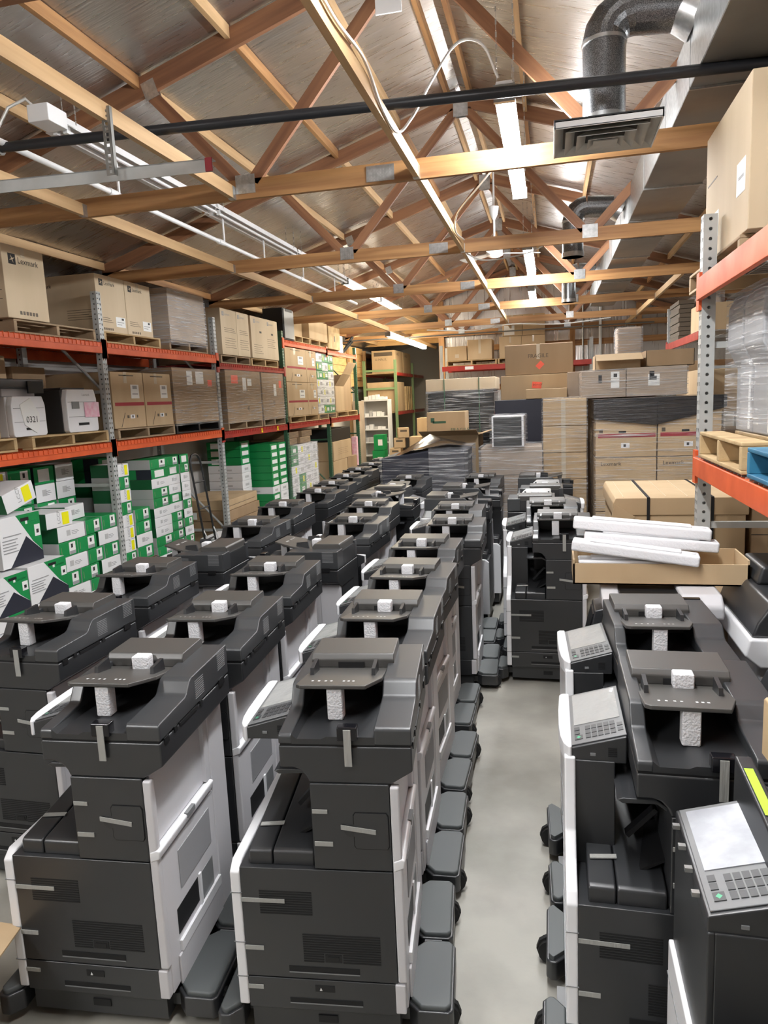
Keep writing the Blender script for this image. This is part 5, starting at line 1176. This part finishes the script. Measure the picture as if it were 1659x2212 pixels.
for k, (a, b_) in enumerate(((.34, .82), (.825, 1.46))):
    carton('', '', (a, b_), (8.58, 9.35), (1.915, 2.215 + .02 * k), 'card_grey', [('-Y', .38, .55, .46, .85, 'black', 'hand_hole'), ('-Y', .66 - k * .3, .35, .85 - k * .3, .95 - k * .2, 'paper', 'shipping_label'), ('-Y', .72 - k * .3, .75 - k * .2, .8 - k * .3, .88 - k * .2, 'print_black', 'barcode', .0025)], parent=t)
film(t, (.34, 1.46), (8.58, 9.35), (1.915, 2.225), 'film', 32)
open_box('opened brown carton on the wrapped long cartons, right one', (1.05, 1.56), (8.75, 9.3), (2.24, 2.42), 'card_dark', (), cat='box'); open_box('opened brown carton on the wrapped long cartons, left one', (.50, 1.0), (8.8, 9.3), (2.222, 2.40), 'card', ('-Y',), ang=-20)
cw = empty('wrapped_chair', (.93, 9.6, 2.44), label='seat shaped parcel in clear film on top of the far stack', cat='parcel')
MB().box(.80, 1.08, 9.42, 9.8, 2.245, 2.74).obj('parcel_body', 'card_grey', cw, .02); film(cw, (.80, 1.08), (9.42, 9.8), (2.245, 2.74), 'film_thick', 33)
carton('long film covered carton beneath the seat shaped parcel', 'box', (.2, 1.2), (9.36, 9.9), (1.92, 2.24), 'card_grey'); carton('tall brown carton block supporting the rear of the far stack', 'box', (.25, 1.25), (9.40, 9.95), (.004, 1.915), 'card_dark')
# cubes column and the wrapped drawer unit
t = lot('film wrapped column of square brown cartons and a dark drawer unit', (-.80, .39), (8.35, 9.1))
for k in range(6):
    z = .124 + k * .301
    carton('', '', (-.09, .385), (8.35, 8.85), (z, z + .297), 'card', [('-Y', .42, .0, .52, 1, 'tape_clear', 'packing_tape')] + ([('-Y', .38, .3, .58, .4, 'black', 'hand_hole')] if k in (1, 2) else []), parent=t)
for k in range(4):
    z = .124 + k * .32
    carton('', '', (-.795, -.10), (8.36, 9.05), (z, z + .316), 'card_grey', (), parent=t)
MB().box(-.66, -.30, 8.30, 8.8, 1.412, 1.76).obj('drawer_unit', 'white_plastic', t, .006)
for k in range(3): MB().box(-.64, -.325, 8.288, 8.30, 1.425 + k * .11, 1.53 + k * .11).obj('drawer_front', 'charcoal', t, .004)
film(t, (-.09, .385), (8.34, 8.86), (.1, 1.93), 'film', 34); film(t, (-.80, -.10), (8.28, 9.06), (.1, 1.41), 'film_thick', 35); film(t, (-.67, -.29), (8.28, 8.82), (1.41, 1.765), 'film', 36)
carton('brown carton under black wrap behind the drawer unit', 'box', (-.68, -.1), (9.12, 9.5), (.004, 1.93), 'navy')
carton('small brown carton standing above the drawer unit', 'box', (-.30, .19), (9.12, 9.48), (1.935, 2.05), 'card'); 
carton('wide brown carton with an orange tag, lower of the two big ones', 'box', (-.63, .36), (9.55, 10.4), (1.66, 2.235), 'card', [('-Y', .40, .70, .52, .84, 'orange_tag', 'orange_tag', .0015, R_(6)), ('T', '-Y', .41, .76, .03, 'DO NOT', 'print_black'), ('-Y', .93, .35, .97, .9, 'black', 'hand_hole')], None, 0)
carton('wide dark brown carton with a tilted orange tag, topmost in the centre', 'box', (-.56, .29), (9.6, 10.5), (2.24, 2.62), 'card_dark', [('-Y', .48, .18, .56, .42, 'orange_tag', 'orange_tag', .0015, R_(45)), ('T', '-Y', .34, .55, .07, 'FRAGILE', 'print_brown'), ('-Y', .47, .5, .52, 1, 'tape_clear', 'packing_tape')], None, R_(-2))
carton('brown carton supporting the wide tagged cartons', 'box', (-.60, .24), (9.56, 10.4), (.004, 1.655), 'card_dark')
# black trays stack
t = lot('stack of black film wrapped trays under a brown lid, back left of the centre', (-1.76, -.78), (10.5, 11.4))
for k in range(8):
    z = .124 + k * .245
    MB().box(-1.76 + .01 * (k % 2), -.79, 10.5, 11.35, z, z + .215).obj('tray', 'black_gloss', t, .02)
    MB().box(-1.75, -.80, 10.51, 11.34, z + .215, z + .245).obj('tray_rim', 'charcoal', t)
carton('', '', (-1.77, -.77), (10.48, 11.4), (2.086, 2.26), 'card_pale', (), parent=t); film(t, (-1.76, -.78), (10.48, 11.4), (.1, 2.1), 'film', 40)
for x in (-1.5, -1.0): MB().box(x - .006, x + .006, 10.465, 10.47, .1, 2.26).obj('strap', 'rack_green', t)
carton('brown carton printed FRAGILE in front of the black trays', 'box', (-1.68, -1.15), (9.95, 10.42), (1.49, 1.80), 'card', [('T', '-Y', .62, .12, .07, 'FRAGILE', 'rack_green'), ('-Y', .15, .5, .5, .6, 'rack_green', 'print_line'), ('-Y', .1, .55, .2, .75, 'rack_green', 'emblem')])
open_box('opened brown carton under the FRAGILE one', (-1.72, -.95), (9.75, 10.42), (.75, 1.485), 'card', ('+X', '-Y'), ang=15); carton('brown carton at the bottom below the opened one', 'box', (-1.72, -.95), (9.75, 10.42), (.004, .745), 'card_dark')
# blue shrink wrapped pallet
t = lot('dark blue shrink wrapped pallet with a black bag on top, behind the second row', (-2.02, -.97), (8.42, 9.3))
MB().prism([(-2.0, .124), (-1.0, .124), (-.99, 1.37), (-1.3, 1.40), (-2.0, 1.305)], 'y', 8.44, 9.28).obj('blue_load', 'navy', t, .02)
film(t, (-2.0, -.98), (8.42, 9.3), (.1, 1.30), 'film', 41, .012, False); film(t, (-1.40, -.96), (8.40, 9.3), (.1, 1.40), 'film_thick', 43)
MB().add([(-1.95, 8.5, 1.27), (-1.6, 8.45, 1.40), (-1.25, 8.5, 1.50), (-1.05, 8.6, 1.44), (-1.05, 9.2, 1.42), (-1.5, 9.2, 1.46), (-1.95, 9.2, 1.28), (-1.45, 8.8, 1.56), (-1.3, 8.9, 1.50)], [(0, 1, 7), (1, 2, 7), (2, 8, 7), (2, 3, 8), (3, 4, 8), (4, 5, 8), (5, 7, 8), (5, 6, 7), (6, 0, 7)]).obj('black_bag', 'black_gloss', t)
MB().prism([(-1.62, .9), (-1.55, 1.08), (-1.48, .98), (-1.38, .96), (-1.42, .88)], 'y', 8.395, 8.40).obj('paper_patch', 'card', t)

# ------------------------------------------------------------------ back rack against the foil wall
br = empty('pallet_rack', (-1.3, 17.7, 0), label='rack with a red beam and a white perforated upright at the back wall', cat='rack')
for x in (-2.52, 0.9):
    o = inst('upright', upright_mesh(3.2, 'rack_grey', 1), br); o.matrix_basis = Wm(br).inverted() @ (Matrix.Translation((x, 17.25, 0)) @ Matrix.Rotation(R_(-90), 4, 'Z'))
    o = inst('upright', upright_mesh(3.2, 'rack_grey', 1), br); o.matrix_basis = Wm(br).inverted() @ (Matrix.Translation((x, 18.2, 0)) @ Matrix.Rotation(R_(-90), 4, 'Z'))
for z in (1.5, 2.6):
    MB().box(-2.5, .9, 17.23, 17.28, z, z + .11).obj('beam', 'red_paint', br); MB().box(-2.5, .9, 18.2, 18.25, z, z + .11).obj('beam', 'red_paint', br)
    MB().box(-2.5, .9, 17.28, 18.2, z + .08, z + .11).obj('shelf_panel', 'pallet_wood', br)
MB().box(-1.96, -1.76, 17.222, 17.228, 2.62, 2.69).obj('shelf_sticker', 'paper', br)
pallet('pallet on the back rack under two boxes', (-2.4, -1.22), (17.28, 18.2), 2.715, 'pallet_wood', 'Y'); pallet('second pallet on the back rack under stacked boxes', (-1.2, -.1), (17.28, 18.2), 2.715, 'pallet_wood', 'Y')
carton('small left box on the back rack pallet', 'box', (-2.38, -1.92), (17.3, 17.9), (2.84, 3.17), 'card', [('-Y', .4, .2, .6, .45, 'tape_clear', 'packing_tape')]); carton('larger box beside the small one on the back rack', 'box', (-1.90, -1.33), (17.3, 17.95), (2.84, 3.30), 'card', [('-Y', .45, .3, .55, 1, 'tape_clear', 'packing_tape')])
for k, (x0, x1, z0, z1, lab) in enumerate(((-1.16, -.655, 2.84, 3.325, 'lower left'), (-.65, -.12, 2.84, 3.325, 'lower right'), (-1.08, -.625, 3.33, 3.80, 'upper left'), (-.62, -.12, 3.33, 3.80, 'upper right'))):
    carton('%s of four pale boxes stacked on the back rack' % lab, 'box', (x0, x1), (17.3, 17.85), (z0, z1), 'card', [('-Y', .46, .7, .54, 1, 'tape_clear', 'packing_tape')] + ([('-Y', .08, .05, .6, .5, 'paper', 'shipping_label')] if k == 2 else []), 'four pale boxes on the back rack')
# loads on the far right rack
t = lot('tall bundle of flattened cardboard on the far right rack', (1.82, 2.02), (11.3, 12.0), 2.665, pal=False)
for k in range(9): MB().box(1.79 + .012 * (k % 2), 2.0, 11.3, 12.1, 2.67 + k * .062, 2.725 + k * .062).obj('cardboard_layer', 'print_brown', t)
t = lot('grey plastic draped bundle on the far right rack', (2.04, 2.34), (11.2, 12.0), 2.665, pal=False)
MB().prism([(2.06, 2.67), (2.36, 2.67), (2.34, 3.2), (2.2, 3.34), (2.06, 3.25)], 'y', 11.2, 12.0).obj('bundle', 'card_grey', t, .03); film(t, (2.05, 2.36), (11.2, 12.0), (2.67, 3.3), 'film_thick', 45)
carton('brown carton on the near end of the far right rack', 'box', (1.80, 2.3), (9.75, 10.4), (2.67, 3.0), 'card'); carton('brown carton on the lower far right shelf', 'box', (1.80, 2.5), (9.8, 10.8), (1.67, 2.2), 'card'); carton('tall brown carton on the lower far right shelf', 'box', (1.82, 2.5), (10.9, 11.6), (1.67, 2.35), 'card_dark')
carton('dark carton beyond the striped block', 'box', (1.76, 2.4), (9.0, 9.55), (.004, 1.5), 'card_dark')

# ------------------------------------------------------------------ far left bay
fr = empty('pallet_rack', (-4.4, 21.5, 0), label='pale green rack frame holding boxes in the far left bay', cat='rack')
for x in (-5.36, -4.42):
    o = inst('upright', upright_mesh(3.15, 'rack_pale_green', 1), fr); o.matrix_basis = Wm(fr).inverted() @ (Matrix.Translation((x, 20.9, 0)) @ Matrix.Rotation(R_(-90), 4, 'Z'))
    o = inst('upright', upright_mesh(3.15, 'rack_pale_green', 1), fr); o.matrix_basis = Wm(fr).inverted() @ (Matrix.Translation((x, 23.6, 0)) @ Matrix.Rotation(R_(-90), 4, 'Z'))
for z in (2.30, 2.82): MB().box(-5.36, -4.42, 20.92, 20.96, z, z + .06).obj('brace', 'rack_pale_green', fr)
for z in (1.55, 2.70):
    for x in (-4.42, -5.36): MB().box(x - .03, x + .03, 20.95, 25.6, z, z + .09).obj('beam', 'red_paint', fr)
    MB().box(-5.36, -4.42, 20.98, 25.6, z + .06, z + .09).obj('shelf_panel', 'pallet_wood', fr)
for k, (y, lab) in enumerate(((21.3, 'left'), (22.6, 'right'))):
    carton('%s printed moving box high in the far left bay' % lab, 'box', (-4.98 + k * .56, -4.44 + k * .56) if 0 else (-5.2, -4.5), (y, y + 1.2), (2.80, 3.45), 'card', [('T', '+X', .15, .78, .12, 'U-HAUL', 'print_brown')] + [('-Y', .1, .75, .9, .92, 'print_brown', 'print_line')] + ([('T', '-Y', .14, .55, .1, 'U-HAUL', 'print_brown')] if k == 0 else []), 'moving boxes in the far left bay')
carton('wide orange lit carton on the middle shelf of the far left bay', 'box', (-5.3, -4.46), (21.0, 22.4), (1.645, 2.52), 'card')
t = empty('pallet_stack', (-4.6, 23.6, 1.65), label='stack of wooden pallets on edge in the far left bay', cat='pallet')
for k in range(5): MB().box(-5.2, -4.44, 22.6 + k * .3, 22.75 + k * .3, 1.645, 2.4).obj('pallet_edge', 'pallet_wood', t)
cab = empty('shelf_cabinet', (-4.9, 20.5, 0), label='open cream shelf cabinet of small boxes in the far left bay', cat='cabinet')
MB().box(-5.32, -5.28, 20.3, 20.7, 0, 2.02).obj('side_panel', 'white_box', cab); MB().box(-4.56, -4.52, 20.3, 20.7, 0, 2.02).obj('side_panel', 'white_box', cab); MB().box(-5.32, -4.52, 20.68, 20.72, 0, 2.02).obj('back_panel', 'drywall', cab)
for z in (.4, .78, 1.15, 1.52, 1.98): MB().box(-5.28, -4.56, 20.3, 20.68, z, z + .03).obj('shelf', 'white_box', cab)
rnd = random.Random(5); n_ = 0
for si, z in enumerate((.81, 1.18, 1.55, 2.02)):
    x = -5.24; q = 0
    while x < -4.68:
        w = rnd.uniform(.08, .13); q += 1
        carton('small pale box, %s on the %s shelf of the cream cabinet' % (ORD[q], ['third', 'second', 'top inner', 'uppermost'][si]), 'box', (x, x + w - .01), (20.34, 20.54), (z, z + rnd.uniform(.07, .16)), rnd.choice(['white_box', 'paper', 'grey_box']), (), 'small boxes in the cream cabinet', name='small_box'); x += w
carton('tall film covered brown roll beside the cream cabinet', 'roll', (-5.40, -5.22), (19.6, 20.2), (.004, 2.0), 'card_grey', name='roll')
for k, (y, z0, z1, m) in enumerate(((19.5, .004, .62, 'green_box'), (19.5, .63, 1.05, 'green_box'))):
    carton('%s green carton in front of the cream cabinet' % ['lower', 'upper'][k], 'box', (-4.86 + .05 * k, -4.5), (y, y + .35), (z0, z1), m, [('-Y', .4, .3, .8, .7, 'paper', 'product_label')], 'green cartons by the cabinet')
for k in range(3):
    o = carton('small brown box, %s in the leaning pile by the cream cabinet' % ORD[k + 1], 'box', (-4.25 + .10 * k, -3.95 + .10 * k), (19.0, 19.35), (.44 + k * .27, .70 + k * .27), 'card', [('-Y', .2, .6, .8, .8, 'print_brown', 'print_line')], 'leaning brown boxes', R_(8 * k))
carton('brown box under the leaning pile', 'box', (-4.35, -3.8), (18.95, 19.45), (.004, .435), 'card_dark'); carton('large brown carton right of the leaning pile', 'box', (-3.75, -3.15), (19.2, 19.8), (.004, .62), 'card'); carton('upper brown carton right of the leaning pile', 'box', (-3.75, -3.2), (19.25, 19.8), (.624, .98), 'card')
carton('tall opened carton behind the leaning pile', 'box', (-3.7, -3.1), (20.2, 20.9), (.004, 1.45), 'card'); carton('brown carton by the post, lower', 'box', (-3.12, -2.78), (18.9, 19.3), (.004, 1.02), 'card'); carton('brown carton by the post, upper, with a label', 'box', (-3.12, -2.80), (18.9, 19.3), (1.024, 1.72), 'card', [('-Y', .3, .35, .62, .7, 'paper', 'shipping_label')])
S.cycles.max_bounces = 8; S.cycles.transparent_max_bounces = 12
